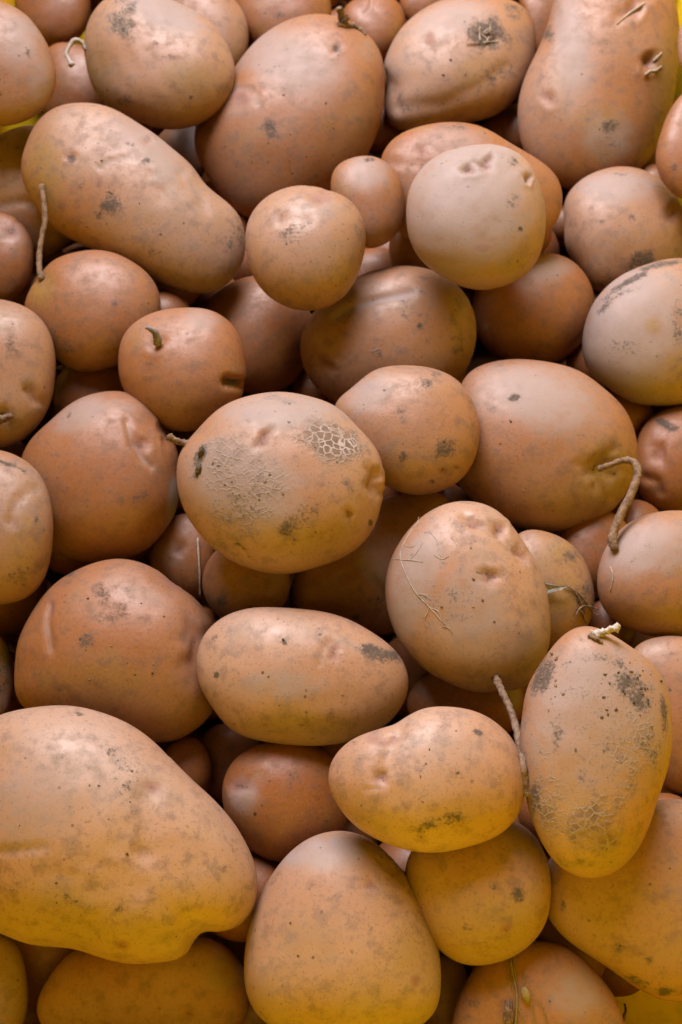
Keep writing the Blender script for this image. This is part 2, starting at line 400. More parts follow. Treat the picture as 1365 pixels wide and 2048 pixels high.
def build(p, name, sub, marks, lump=0.018, seed=0):
    v, f = ico(sub); rg = np.random.RandomState(seed+11)
    X = v[:, 0:1]*p.a*p.ax + v[:, 1:2]*p.b*p.ay      # in-plane, photo pixels, y up
    z = v[:, 2]*p.d
    tt = np.arctan2(X[:, 1], X[:, 0]); rho = np.hypot(v[:, 0], v[:, 1])
    k = periodic_spline(p.th, p.r, tt)/rell(p, tt) - 1
    X = X*(1 + (rho*rho*k))[:, None]
    # normal direction (approx., of the ellipsoid)
    nrm = v[:, 0:1]/p.a*np.append(p.ax, 0) + v[:, 1:2]/p.b*np.append(p.ay, 0) + v[:, 2:3]/p.d*np.array([0, 0, 1.0])
    nrm /= np.linalg.norm(nrm, axis=1)[:, None]
    P = np.column_stack([X, z])
    # low lumps
    sc = (p.a*p.b*p.d)**(1/3.); dis = np.zeros(len(v))
    for i in range(9):
        kd = rg.normal(size=3); kd /= np.linalg.norm(kd); wl = sc*rg.uniform(0.9, 2.2)
        dis += np.sin(P @ kd*2*np.pi/wl + rg.uniform(0, 6.3))*rg.uniform(0.4, 1.0)*(wl/sc)*0.5
    for i in range(8):
        kd = rg.normal(size=3); kd /= np.linalg.norm(kd); wl = sc*rg.uniform(0.25, 0.5)
        dis += np.sin(P @ kd*2*np.pi/wl + rg.uniform(0, 6.3))*0.07
    rim = np.clip(1-rho**6*0.75, 0.2, 1)             # keep the outline as traced
    dis = dis*lump*sc*0.45*rim
    at = {a: np.zeros(len(v), np.float32) for a in ('eye', 'dust', 'soil', 'net', 'gold', 'scuff_sheen')}
    front = np.clip(v[:, 2]*6+1.2, 0, 1)
    qx, qy = X[:, 0]+p.c[0], p.c[1]-X[:, 1]
    for mk in marks:
        kd = mk[0]
        if kd == 'dent':                              # dent, x, y, radius, depth(px) [, aspect, angle, eye]
            _, x, y, r_, dp = mk[:5]; dp = dp*0.85; asp = mk[5] if len(mk) > 5 else 1.0; an = math.radians(mk[6]) if len(mk) > 6 else 0; ey = mk[7] if len(mk) > 7 else 1.0
            ux = (qx-x)*math.cos(an)+(qy-y)*math.sin(an); uy = -(qx-x)*math.sin(an)+(qy-y)*math.cos(an)
            ux = ux + 0.28*r_*np.sin(uy/r_*2.3 + x) + 0.12*r_*np.sin(uy/r_*6.1 + y); uy = uy + 0.28*r_*np.sin(ux/r_*2.1 + y) + 0.12*r_*np.sin(ux/r_*5.3 + x)
            d2 = (ux/(r_*asp))**2 + (uy/r_)**2
            g_ = np.exp(-d2)*front
            dis -= dp*g_ - 0.07*dp*np.exp(-((np.sqrt(d2)-1.9)/0.8)**2)*front
            if r_ < 22 and dp > 3 and ey > 0.3:           # brow fold over the eye
                sd = 1 if (x+y) % 2 else -1; rr_ = np.sqrt(d2)
                dis += 0.30*dp*np.exp(-((rr_-1.55)/0.38)**2)*np.clip(sd*uy/(r_*rr_+1e-6), 0, 1)*front
            at['eye'] = np.maximum(at['eye'], (ey*np.exp(-d2*1.2)*front).astype(np.float32))
        elif kd == 'line':                            # line, pts, width, depth, attribute, strength
            _, pts, wd, dp, a_, st = mk
            d_ = seg_dist(qx, qy, pts); g_ = np.exp(-(d_/wd)**2)*front
            dis -= dp*g_
            if a_: at[a_] = np.maximum(at[a_], (st*g_).astype(np.float32))
        else:                                         # attribute, x, y, rx, ry, angle, strength
            _, x, y, rx, ry, an, st = mk; an = math.radians(an)
            ux = (qx-x)*math.cos(an)+(qy-y)*math.sin(an); uy = -(qx-x)*math.sin(an)+(qy-y)*math.cos(an)
            d_ = np.sqrt((ux/rx)**2+(uy/ry)**2)
            g_ = np.clip(1.35-d_, 0, 1); g_ = g_*g_*(3-2*g_)*front*st
            at[kd] = np.maximum(at[kd], g_.astype(np.float32))
    P = P + nrm*dis[:, None]
    P[:, 2] += p.tilt[0]*P[:, 0] + p.tilt[1]*P[:, 1]
    wv = (P[:, 0:1]*RIGHT + P[:, 1:2]*UP + P[:, 2:3]*p.toc)*p.s
    me = mesh_np(name, wv, f)
    for a, val in at.items():
        if val.max() > 0.01:
            me.attributes.new(a, 'FLOAT', 'POINT').data.foreach_set('value', val)
    return me

# ------------------------------------------------------------------ bottom layer: potatoes on the crate floor, seen only through gaps
WINDOWS = [(-40, -60, 45, 30), (80, 60, 130, 110), (-60, 220, 90, 280), (1235, 1960, 1400, 2100)]   # places where the photo shows bare crate
def project(P):
    d = np.asarray(P, float) - CAM; z = d @ FWD
    return W/2 + FPX*(d @ RIGHT)/z, H/2 - FPX*(d @ UP)/z, z
FILL = []
ny = 12
for j in range(ny):
    for i in range(5):
        x = XL + 0.036 + i*0.0625 + RNG.uniform(-0.003, 0.003) - (0.010 if j % 2 else -0.008)
        y = YN + 0.040 + j*0.066 + RNG.uniform(-0.002, 0.002)
        ax = (RNG.uniform(0.0285, 0.031), RNG.uniform(0.027, 0.031), RNG.uniform(0.022, 0.026))
        x = min(max(x, XL+0.033), XR-0.033)
        c = np.array([x, y, ax[2]])
        u, v_, z = project(c); rp = 0.031*FPX/z
        if any(u > a-rp*0.9 and u < c2+rp*0.9 and v_ > b-rp*0.9 and v_ < d+rp*0.9 for a, b, c2, d in WINDOWS): continue
        if u < -PAD+60 or u > W+PAD-60 or v_ < -420 or v_ > H+160: continue
        FILL.append((c, np.array(ax), RNG.uniform(-0.3, 0.3)))
base_n = len(FILL)
for j in range(ny):                                     # smaller ones resting in the pockets between them
    for i in range(5):
        x = XL + 0.005 + (i+0.5)*0.0625 + RNG.uniform(-0.004, 0.004); y = YN + 0.007 + (j+1.0)*0.066 + RNG.uniform(-0.004, 0.004)
        x = min(max(x, XL+0.024), XR-0.024)
        ax = (RNG.uniform(0.0145, 0.017), RNG.uniform(0.0145, 0.0165), RNG.uniform(0.0135, 0.016))
        c = np.array([x, y, 0.0])
        zz = ax[2]
        for c2, ax2, _ in FILL[:base_n]:                # lift until clear of the ones below
            q = math.hypot((x-c2[0])/(ax[0]+ax2[0]), (y-c2[1])/(ax[1]+ax2[1]))
            if q < 1: zz = max(zz, c2[2] + (ax[2]+ax2[2])*math.sqrt(1-q*q))
        c[2] = zz
        u, v_, z = project(c); rp = 0.023*FPX/z
        if any(u > a-rp*0.9 and u < c2+rp*0.9 and v_ > b-rp*0.9 and v_ < d+rp*0.9 for a, b, c2, d in WINDOWS): continue
        if u < -60 or u > W+60 or v_ < -60 or v_ > H+60: continue
        FILL.append((c, np.array(ax), RNG.uniform(-0.6, 0.6)))
for n_, (c, ax, rz) in enumerate(FILL):
    rot = np.array([[math.cos(rz), math.sin(rz), 0], [-math.sin(rz), math.cos(rz), 0], [0, 0, 1]])
    o = (rot @ (CAM-c))/ax; d = (R @ rot.T)/ax
    A = (d*d).sum(-1); B = (d @ o); Cc = o @ o - 1; disc = B*B - A*Cc
    t = np.where(disc > 0, (-B - np.sqrt(np.maximum(disc, 0)))/A, 1e9)
    up = t < DEP; DEP = np.where(up, t, DEP); IDM = np.where(up, 1000+n_, IDM)

# ------------------------------------------------------------------ the potatoes in view, those lying underneath first
G = 'heaped potatoes'
DATA = []
def D(key, label, tone, pts, marks=(), thick=0.86, sub=5, tilt=None, lump=0.027, name='potato'):
    DATA.append((key, label, tone, pts, list(marks), thick, sub, tilt, lump, name))

# far row
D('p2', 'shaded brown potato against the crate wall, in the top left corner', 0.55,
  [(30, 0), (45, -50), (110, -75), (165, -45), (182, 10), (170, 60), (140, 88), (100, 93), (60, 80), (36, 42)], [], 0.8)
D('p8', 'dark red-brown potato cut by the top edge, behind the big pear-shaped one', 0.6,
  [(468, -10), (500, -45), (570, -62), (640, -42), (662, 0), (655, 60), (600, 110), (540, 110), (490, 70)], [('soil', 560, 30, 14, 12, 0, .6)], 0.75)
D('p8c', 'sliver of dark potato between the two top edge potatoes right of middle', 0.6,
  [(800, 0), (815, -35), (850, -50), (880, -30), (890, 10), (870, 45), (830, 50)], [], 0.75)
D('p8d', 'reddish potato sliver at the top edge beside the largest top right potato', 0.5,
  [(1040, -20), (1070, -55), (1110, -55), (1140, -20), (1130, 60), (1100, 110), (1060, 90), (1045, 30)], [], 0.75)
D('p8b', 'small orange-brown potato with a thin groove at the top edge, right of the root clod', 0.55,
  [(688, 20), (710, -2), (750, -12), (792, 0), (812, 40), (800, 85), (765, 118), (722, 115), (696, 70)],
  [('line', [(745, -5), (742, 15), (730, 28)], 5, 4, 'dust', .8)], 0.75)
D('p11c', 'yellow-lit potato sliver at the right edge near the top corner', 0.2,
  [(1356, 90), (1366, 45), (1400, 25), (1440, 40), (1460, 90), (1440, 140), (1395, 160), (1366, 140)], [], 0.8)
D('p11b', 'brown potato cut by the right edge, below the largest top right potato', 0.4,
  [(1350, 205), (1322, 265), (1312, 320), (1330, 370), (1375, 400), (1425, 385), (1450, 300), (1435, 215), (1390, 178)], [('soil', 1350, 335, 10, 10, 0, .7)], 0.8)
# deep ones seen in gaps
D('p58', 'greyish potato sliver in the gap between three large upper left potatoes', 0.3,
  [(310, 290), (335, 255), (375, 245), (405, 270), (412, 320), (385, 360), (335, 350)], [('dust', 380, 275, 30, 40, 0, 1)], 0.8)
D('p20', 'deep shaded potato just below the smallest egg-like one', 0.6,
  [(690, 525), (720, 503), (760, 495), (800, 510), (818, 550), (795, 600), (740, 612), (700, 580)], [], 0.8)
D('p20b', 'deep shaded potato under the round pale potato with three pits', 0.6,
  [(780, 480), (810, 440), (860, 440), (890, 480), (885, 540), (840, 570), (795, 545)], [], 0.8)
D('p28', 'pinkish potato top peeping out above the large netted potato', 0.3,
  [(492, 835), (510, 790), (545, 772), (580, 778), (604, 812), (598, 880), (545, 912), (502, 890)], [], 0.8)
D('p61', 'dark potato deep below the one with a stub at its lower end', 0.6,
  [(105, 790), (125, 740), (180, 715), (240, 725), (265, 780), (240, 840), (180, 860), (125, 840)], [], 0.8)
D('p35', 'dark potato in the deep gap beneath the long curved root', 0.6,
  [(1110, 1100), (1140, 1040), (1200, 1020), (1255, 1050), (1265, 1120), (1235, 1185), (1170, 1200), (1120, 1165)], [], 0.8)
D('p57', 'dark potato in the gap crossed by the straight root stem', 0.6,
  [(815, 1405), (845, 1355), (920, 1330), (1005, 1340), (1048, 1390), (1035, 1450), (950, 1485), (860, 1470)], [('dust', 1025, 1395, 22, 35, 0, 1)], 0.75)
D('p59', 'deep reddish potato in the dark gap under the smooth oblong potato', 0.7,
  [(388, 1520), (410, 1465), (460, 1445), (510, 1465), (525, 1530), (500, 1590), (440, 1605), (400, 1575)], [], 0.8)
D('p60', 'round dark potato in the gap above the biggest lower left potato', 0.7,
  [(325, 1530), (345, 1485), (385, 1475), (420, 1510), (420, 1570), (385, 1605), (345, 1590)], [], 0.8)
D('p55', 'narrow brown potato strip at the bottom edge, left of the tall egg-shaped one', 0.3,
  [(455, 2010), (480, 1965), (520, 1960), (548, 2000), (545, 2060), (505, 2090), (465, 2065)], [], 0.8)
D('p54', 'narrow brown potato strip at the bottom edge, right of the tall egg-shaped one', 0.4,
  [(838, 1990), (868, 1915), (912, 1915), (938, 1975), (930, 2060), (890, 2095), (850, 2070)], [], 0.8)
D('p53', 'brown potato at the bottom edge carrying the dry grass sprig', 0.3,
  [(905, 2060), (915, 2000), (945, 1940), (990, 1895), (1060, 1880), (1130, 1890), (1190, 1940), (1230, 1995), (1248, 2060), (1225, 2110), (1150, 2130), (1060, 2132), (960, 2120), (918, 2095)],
  [('dust', 1150, 1985, 60, 60, 0, .7), ('soil', 945, 2010, 25, 20, 0, .5)], 0.72)
D('p51', 'wide yellow-brown potato at the bottom edge under the biggest potato', 0.25,
  [(75, 2015), (95, 1960), (140, 1905), (200, 1878), (280, 1865), (380, 1868), (440, 1883), (480, 1920), (500, 1980), (485, 2045), (430, 2085), (340, 2105), (240, 2108), (150, 2095), (95, 2065)],
  [('eye', 378, 2028, 16, 10, 20, .9), ('eye', 368, 2012, 8, 8, 0, .8), ('gold', 250, 2030, 150, 50, 0, .5), ('dust', 440, 1950, 40, 40, 0, .5), ('soil', 318, 2018, 6, 6, 0, .8)], 0.7)  # gold includes the yellow glow of the crate wall
D('p52', 'yellow-brown potato in the bottom left corner', 0.15,
  [(57, 1990), (50, 1930), (30, 1885), (0, 1865), (-60, 1860), (-110, 1910), (-120, 1990), (-90, 2060), (-30, 2085), (25, 2075), (50, 2040)],
  [('gold', 20, 1970, 50, 80, 0, .6)], 0.75)  # gold mixes skin colour with painted crate bounce
D('p44', 'small shaded reddish potato below the smooth oblong potato', 0.55,
  [(445, 1580), (460, 1530), (500, 1495), (560, 1480), (630, 1490), (680, 1530), (700, 1600), (680, 1670), (620, 1710), (550, 1722), (490, 1690), (455, 1640)],
  [('dent', 483, 1570, 16, 6, 1.3, 30), ('dust', 490, 1590, 40, 40, 0, .8), ('line', [(470, 1600), (500, 1560), (520, 1550)], 4, 3, 'scuff_sheen', .5), ('soil', 590, 1560, 20, 30, 0, .3)], 0.78)
# upper rows
D('p3', 'reddish potato between the two left-hand top potatoes, behind the pale hooked root', 0.55,
  [(100, 93), (160, 90), (202, 110), (226, 160), (220, 215), (180, 250), (130, 256), (94, 232), (78, 190), (82, 130)], [], 0.72)
D('p7', 'tan potato at the top edge behind the one with the hooked root', 0.25,
  [(498, 75), (490, 30), (470, 0), (430, -35), (380, -45), (330, -20), (320, 40), (350, 110), (400, 150), (450, 155), (485, 125)],
  [('gold', 470, 120, 30, 30, 0, .4)], 0.75)
D('p1', 'smooth brown potato cut by the left edge in the top corner', 0.25,
  [(112, 165), (104, 110), (80, 62), (45, 22), (0, 0), (-60, -5), (-105, 60), (-112, 140), (-80, 215), (-20, 250), (40, 245), (85, 220)],
  [('dust', 40, 80, 60, 70, 0, .6), ('soil', 55, 107, 7, 9, 0, .9), ('soil', 60, 130, 10, 6, 0, .6), ('dust', 80, 160, 30, 60, 0, .6)], 0.75)
D('p4', 'tan potato with a fold mostly hidden at the left edge', 0.15,
  [(0, 268), (60, 250), (130, 262), (175, 320), (180, 400), (150, 470), (100, 512), (50, 515), (-10, 490), (-50, 430), (-60, 350), (-35, 300)],
  [('line', [(5, 412), (30, 406), (55, 403), (70, 415)], 7, 7, 'dust', .5), ('gold', 30, 350, 60, 60, 0, .4)], 0.62)
D('p21', 'orange-brown potato with a tall thin root at its left end', 0.45,
  [(50, 620), (65, 570), (100, 525), (150, 503), (210, 500), (270, 525), (310, 565), (322, 610), (310, 660), (270, 710), (210, 738), (160, 742), (110, 715), (70, 670)],
  [('gold', 85, 575, 30, 50, 0, .8), ('dent', 85, 560, 22, 6, 1, 0, .3), ('soil', 227, 612, 6, 6, 0, .9), ('soil', 130, 695, 25, 12, 20, .5)], 0.8)
D('p22', 'reddish potato with a pink eye cut by the left edge', 0.45,
  [(68, 520), (60, 470), (35, 440), (0, 425), (-50, 440), (-80, 490), (-80, 560), (-40, 603), (10, 608), (50, 575)],
  [('dent', 22, 458, 16, 4, 1.6, 10), ('scuff_sheen', 25, 465, 35, 20, 20, .5)], 0.78)
D('p9', 'big pear-shaped potato with a brown root clod on its top, upper middle', 0.4,
  [(390, 285), (400, 235), (430, 190), (470, 132), (510, 80), (560, 45), (620, 27), (680, 32), (730, 60), (760, 100), (770, 160), (765, 230), (745, 290), (715, 340), (660, 385), (600, 420), (540, 438), (490, 432), (450, 400), (412, 345)],
  [('dust', 570, 120, 130, 70, 25, .8), ('dust', 470, 200, 60, 40, 0, .5), ('eye', 488, 195, 24, 20, 0, .75), ('line', [(462, 186), (480, 178), (500, 180), (516, 192), (522, 210)], 4, 4, 'scuff_sheen', .7),
   ('dent', 671, 100, 8, 6, 1.2, 0, 1), ('soil', 671, 100, 10, 8, 0, 1), ('soil', 540, 258, 18, 28, -30, .65), ('soil', 620, 275, 30, 20, 0, .25), ('scuff_sheen', 735, 100, 25, 30, 0, .4), ('soil', 740, 165, 6, 8, 0, .7)], 0.8, 6)
D('p5', 'oval tan potato with a pale hooked root on its left side', 0.1,
  [(168, 95), (172, 58), (186, 25), (215, -5), (262, -18), (310, -14), (360, 5), (420, 40), (455, 90), (470, 140), (460, 190), (430, 228), (390, 250), (340, 258), (270, 240), (215, 210), (185, 170), (172, 128)],
  [('net', 245, 45, 30, 40, 20, .55), ('soil', 243, 50, 34, 26, 20, .75), ('soil', 250, 12, 30, 20, 0, .6), ('soil', 312, 88, 12, 9, 0, .7), ('dust', 330, 25, 90, 40, 20, .8), ('gold', 370, 155, 50, 40, 0, .6), ('gold', 200, 130, 25, 50, 0, .5),
   ('soil', 380, 192, 5, 5, 0, 1.2), ('soil', 330, 113, 18, 10, 0, .4), ('soil', 255, 200, 30, 14, 30, .4), ('eye', 345, 120, 30, 20, 0, .25)], 0.85, 6)
D('p11', 'largest top right potato, long, with a torn pit in its skin', 0.25,
  [(1040, 190), (1075, 100), (1100, 30), (1125, -30), (1170, -66), (1250, -80), (1320, -58), (1352, 0), (1360, 60), (1355, 150), (1340, 230), (1310, 300), (1270, 350), (1200, 378), (1120, 370), (1060, 320), (1037, 250)],
  [('dent', 1297, 126, 15, 20, 0.8, 20, 1), ('dent', 1265, 18, 16, 14, 1.9, -40, .8), ('dent', 1100, 197, 11, 5, 1.2, 40, .9), ('dust', 1140, 70, 40, 130, -10, .8), ('soil', 1100, 70, 14, 30, -15, .7), ('soil', 1120, 20, 10, 25, -15, .5), ('soil', 1222, 246, 22, 14, 0, .7),
   ('dust', 1220, 270, 60, 60, 0, .8), ('soil', 1210, 285, 35, 30, 0, .35), ('gold', 1200, 235, 60, 30, 0, .5), ('gold', 1330, 150, 30, 130, 8, .7), ('eye', 1220, 40, 35, 60, 0, .2), ('soil', 1327, 203, 4, 4, 0, 1)], 0.78, 6)  # right-side gold paints the yellow bounce from the crate wall
D('p10', 'potato with a dark hairy scar facing up, at the top right of middle', 0.1,
  [(768, 150), (775, 105), (800, 60), (850, 15), (910, -8), (980, -8), (1035, 5), (1065, 40), (1072, 90), (1060, 150), (1030, 200), (970, 238), (900, 250), (830, 262), (790, 254), (770, 220), (774, 180)],
  [('soil', 975, 70, 45, 42, 0, .9), ('dent', 972, 72, 22, 6, 1, 0, .3), ('soil', 1025, 25, 30, 22, 20, .6), ('dust', 900, 40, 80, 40, -20, .7), ('eye', 863, 80, 12, 16, 0, .6), ('line', [(800, 212), (890, 206), (960, 170), (1010, 135)], 15, 3, 'soil', .35),
   ('gold', 950, 140, 50, 30, -20, .5), ('soil', 1000, 130, 30, 30, 0, .35), ('line', [(770, 150), (790, 175), (795, 215)], 12, 4, None, 0)], 0.85, 6)
D('p14', 'shaded reddish potato lying behind the round pale one with three pits', 0.5,
  [(765, 310), (790, 275), (840, 252), (910, 243), (970, 255), (1030, 290), (1080, 320), (1115, 355), (1125, 400), (1112, 445), (1070, 480), (980, 497), (880, 495), (800, 465), (768, 390)],
  [('dent', 845, 305, 12, 5, 1, 60, .9), ('line', [(785, 325), (830, 332), (860, 330)], 5, 4, 'soil', .4), ('soil', 920, 252, 30, 8, 0, .4), ('dust', 900, 280, 80, 30, 0, .4)], 0.62)
D('p13', 'smallest egg-like potato wedged below the pear-shaped one', 0.4,
  [(662, 370), (672, 335), (705, 315), (745, 312), (785, 335), (805, 375), (808, 420), (795, 465), (765, 490), (735, 495), (700, 470), (675, 430)],
  [('dust', 735, 345, 50, 40, 0, .8), ('soil', 740, 318, 14, 5, 0, .8), ('scuff_sheen', 737, 380, 6, 8, 0, .6)], 0.85)
D('p6', 'long kidney-like tan potato lying diagonally at the upper left', 0.1,
  [(50, 290), (75, 240), (110, 213), (160, 203), (210, 210), (260, 235), (310, 268), (350, 300), (395, 345), (430, 385), (470, 420), (490, 470), (485, 520), (460, 560), (420, 583), (370, 582), (310, 560), (240, 525), (170, 490), (110, 455), (70, 410), (45, 360), (42, 322)],
  [('dent', 145, 316, 9, 6, 1, 0, 1), ('soil', 147, 318, 9, 11, 0, .9), ('dent', 295, 283, 8, 5, 1, 0, .8), ('soil', 260, 289, 12, 6, 0, .7), ('soil', 222, 408, 24, 28, 20, .85), ('soil', 165, 374, 12, 10, 0, .75), ('soil', 205, 430, 16, 14, 0, .6), ('soil', 288, 325, 16, 9, -20, .5),
   ('eye', 200, 368, 9, 12, 0, .8), ('soil', 132, 355, 8, 6, 0, .6), ('line', [(200, 338), (215, 327), (240, 320), (258, 317)], 4, 4, 'scuff_sheen', .8), ('scuff_sheen', 345, 355, 80, 35, 40, .55), ('dust', 300, 290, 100, 50, 30, .6), ('gold', 90, 350, 45, 90, 0, .7), ('soil', 470, 475, 16, 40, 15, .55), ('eye', 448, 500, 10, 6, 0, .7),
   ('dent', 400, 410, 14, 5, 1.2, 20, 0), ('dent', 365, 345, 11, 4, 1, 0, .2), ('dent', 320, 385, 14, 4, 1.5, 60, 0), ('dent', 300, 350, 10, 4, 1.2, 10, 0), ('soil', 310, 500, 20, 8, -20, .4), ('soil', 130, 452, 10, 6, 0, .5)], 0.85, 6)
D('p23', 'smooth reddish potato behind the round notched one', 0.5,
  [(415, 605), (450, 572), (500, 552), (560, 560), (610, 600), (627, 660), (612, 730), (570, 775), (510, 787), (450, 765), (425, 700)], [], 0.82)
D('p17', 'plain reddish round potato under the one with three pits', 0.5,
  [(945, 620), (960, 560), (1000, 525), (1060, 508), (1120, 510), (1165, 540), (1188, 590), (1185, 640), (1160, 690), (1110, 722), (1050, 727), (990, 712), (955, 670)],
  [('scuff_sheen', 973, 652, 6, 6, 0, 1), ('dust', 1090, 540, 60, 30, 0, .7)], 0.8)
D('p18', 'oval potato with a long crease along its top, in the middle of the heap', 0.14,
  [(602, 690), (612, 650), (650, 600), (700, 560), (760, 537), (830, 532), (890, 550), (930, 585), (952, 640), (945, 710), (915, 760), (850, 795), (740, 812), (680, 805), (625, 765), (605, 720)],
  [('line', [(672, 634), (710, 612), (760, 600), (822, 588)], 10, 7, 'dust', .7), ('dent', 654, 728, 14, 8, 1.2, 60, .6), ('soil', 755, 706, 16, 12, 0, .6), ('net', 755, 706, 16, 14, 0, .5), ('soil', 838, 652, 7, 7, 0, 1), ('soil', 825, 625, 30, 24, 0, .45), ('gold', 925, 640, 24, 60, 0, .6), ('scuff_sheen', 932, 598, 10, 12, 0, .9), ('soil', 915, 690, 30, 25, 0, .4), ('soil', 860, 560, 40, 8, 10, .4)], 0.82, 6)
D('p16', 'tan potato with a pit at its right end and a grey stain below', 0.1,
  [(1127, 450), (1130, 400), (1155, 365), (1200, 340), (1250, 332), (1300, 345), (1345, 385), (1372, 430), (1380, 500), (1360, 550), (1310, 580), (1250, 590), (1190, 580), (1150, 530), (1130, 490)],
  [('dent', 1343, 427, 15, 12, 1, 0, 1), ('soil', 1283, 518, 34, 22, -15, .95), ('soil', 1220, 560, 30, 30, 0, .5), ('dust', 1230, 375, 80, 40, 0, .8), ('soil', 1206, 443, 10, 12, 0, .55), ('soil', 1262, 435, 10, 8, 0, .5), ('soil', 1240, 350, 20, 6, 0, .5), ('eye', 1190, 440, 60, 20, 0, .25), ('gold', 1345, 500, 30, 60, 0, .5)], 0.82)
D('p12', 'small round potato with shallow eyes on top, upper centre', -0.05,
  [(492, 490), (498, 440), (525, 400), (565, 377), (610, 370), (655, 378), (700, 400), (728, 440), (732, 490), (720, 540), (690, 590), (640, 618), (580, 615), (530, 585), (502, 540)],
  [('dent', 638, 395, 15, 8, 1.8, 10, .8), ('dent', 562, 432, 9, 7, 1, 0, .8), ('soil', 595, 465, 40, 26, -20, .55), ('scuff_sheen', 640, 420, 60, 25, 10, .6), ('line', [(560, 448), (590, 440), (620, 444)], 5, 4, 'scuff_sheen', .4), ('soil', 720, 440, 10, 30, 0, .4), ('gold', 690, 545, 35, 35, 0, .5), ('soil', 602, 525, 8, 6, 0, .6), ('soil', 575, 490, 14, 10, 0, .5)], 0.9)
D('p15', 'round pale potato with three pits near its top, upper right of middle', 0.0,
  [(813, 430), (820, 375), (850, 330), (900, 298), (955, 286), (1010, 292), (1055, 320), (1080, 365), (1092, 430), (1085, 490), (1060, 540), (1010, 570), (950, 577), (890, 555), (840, 515), (818, 470)],
  [('dent', 938, 341, 10, 15, 1.1, 0, 1), ('dent', 967, 328, 11, 15, 1.3, 40, 1), ('dent', 981, 315, 8, 11, 1, 0, 1), ('dent', 1054, 357, 9, 12, .8, -20, 1), ('dent', 960, 335, 45, 7, 1.2, -15, 0), ('soil', 1038, 456, 5, 5, 0, 1.6), ('eye', 965, 493, 22, 10, 0, .5), ('soil', 1026, 400, 16, 22, 0, .6), ('soil', 1025, 322, 14, 16, 0, .55), ('dust', 940, 430, 150, 150, 0, .85), ('dust', 960, 310, 90, 30, 0, 1), ('gold', 1045, 510, 40, 50, 0, .5), ('eye', 968, 440, 10, 8, 0, .3)], 0.88, 6)
D('p19', 'greyish potato with two round yellow spots at the right edge', 0.0,
  [(1165, 680), (1175, 630), (1205, 580), (1250, 545), (1310, 522), (1370, 515), (1425, 540), (1455, 600), (1460, 680), (1435, 750), (1390, 798), (1330, 810), (1270, 805), (1215, 775), (1175, 735)],
  [('dust', 1270, 650, 120, 130, 0, 1), ('gold', 1308, 652, 20, 20, 0, 1), ('gold', 1352, 728, 24, 28, 0, 1), ('soil', 1262, 562, 60, 9, -30, 1), ('soil', 1320, 530, 60, 10, -10, .9), ('soil', 1225, 605, 40, 9, -40, .8), ('soil', 1240, 590, 50, 10, -20, .5), ('soil', 1355, 650, 14, 60, 0, .6), ('scuff_sheen', 1335, 560, 50, 20, 0, .4), ('soil', 1260, 690, 40, 20, 0, .35)], 0.82)
# middle rows
D('p24', 'small round reddish potato with a grey sprout and a notch in its side', 0.4,
  [(237, 720), (245, 675), (275, 640), (320, 620), (370, 614), (420, 620), (460, 645), (485, 690), (492, 735), (487, 785), (460, 820), (420, 850), (360, 862), (300, 838), (255, 790), (240, 755)],
  [('line', [(452, 762), (500, 772)], 8, 22, 'soil', .9), ('dent', 313, 684, 15, 9, 1, 0, .5), ('soil', 289, 754, 8, 10, 0, .8), ('dust', 400, 640, 40, 30, 0, .6), ('soil', 300, 725, 10, 6, 0, .5)], 0.85)
D('p32', 'dark reddish potato with a sooty line at the right edge', 0.5,
  [(1268, 920), (1280, 865), (1310, 830), (1360, 812), (1420, 820), (1450, 870), (1455, 940), (1425, 1000), (1370, 1025), (1310, 1015), (1275, 980)],
  [('soil', 1332, 848, 26, 9, 20, 1), ('soil', 1355, 858, 20, 6, -20, .9), ('dent', 1318, 908, 14, 8, 1.3, 70, .8), ('line', [(1290, 955), (1315, 962), (1322, 985)], 8, 6, 'soil', .5)], 0.8)
D('p39', 'reddish potato with an eye, deep beneath the large netted potato', 0.5,
  [(300, 1110), (320, 1065), (355, 1030), (400, 1035), (430, 1085), (430, 1150), (405, 1195), (360, 1192), (320, 1160)],
  [('dent', 358, 1097, 12, 6, 1, 0, .9), ('dust', 345, 1110, 30, 30, 0, .6)], 0.75)
D('p37', 'reddish oblong potato with a fold, tucked under the large netted potato', 0.45,
  [(580, 1190), (600, 1140), (680, 1060), (760, 1000), (830, 980), (890, 990), (910, 1030), (900, 1120), (860, 1200), (800, 1260), (720, 1262), (640, 1235), (592, 1218)],
  [('line', [(698, 1112), (725, 1135), (750, 1165), (770, 1190)], 6, 6, 'scuff_sheen', .4), ('dent', 690, 1150, 12, 5, 1, 0, .8), ('dust', 750, 1130, 60, 30, 40, .6), ('soil', 740, 1200, 40, 25, -20, .4), ('soil', 713, 1232, 8, 8, 0, 1)], 0.62)
D('p38', 'small plain potato tucked between the netted potato and the oblong one', 0.35,
  [(405, 1165), (415, 1125), (440, 1095), (490, 1080), (540, 1095), (575, 1130), (580, 1165), (570, 1205), (530, 1235), (480, 1250), (435, 1228), (412, 1198)],
  [('soil', 445, 1200, 14, 14, 0, .5)], 0.75)
D('p34', 'yellowish potato with dry root tangle, right of the one with white root hairs', 0.1,
  [(1040, 1065), (1090, 1062), (1140, 1085), (1175, 1130), (1188, 1180), (1185, 1230), (1150, 1280), (1090, 1295), (1040, 1275), (1012, 1200), (1012, 1115)],
  [('gold', 1110, 1160, 70, 90, 0, .7), ('soil', 1130, 1110, 40, 20, 20, .5), ('soil', 1160, 1190, 25, 40, -20, .55)], 0.75)
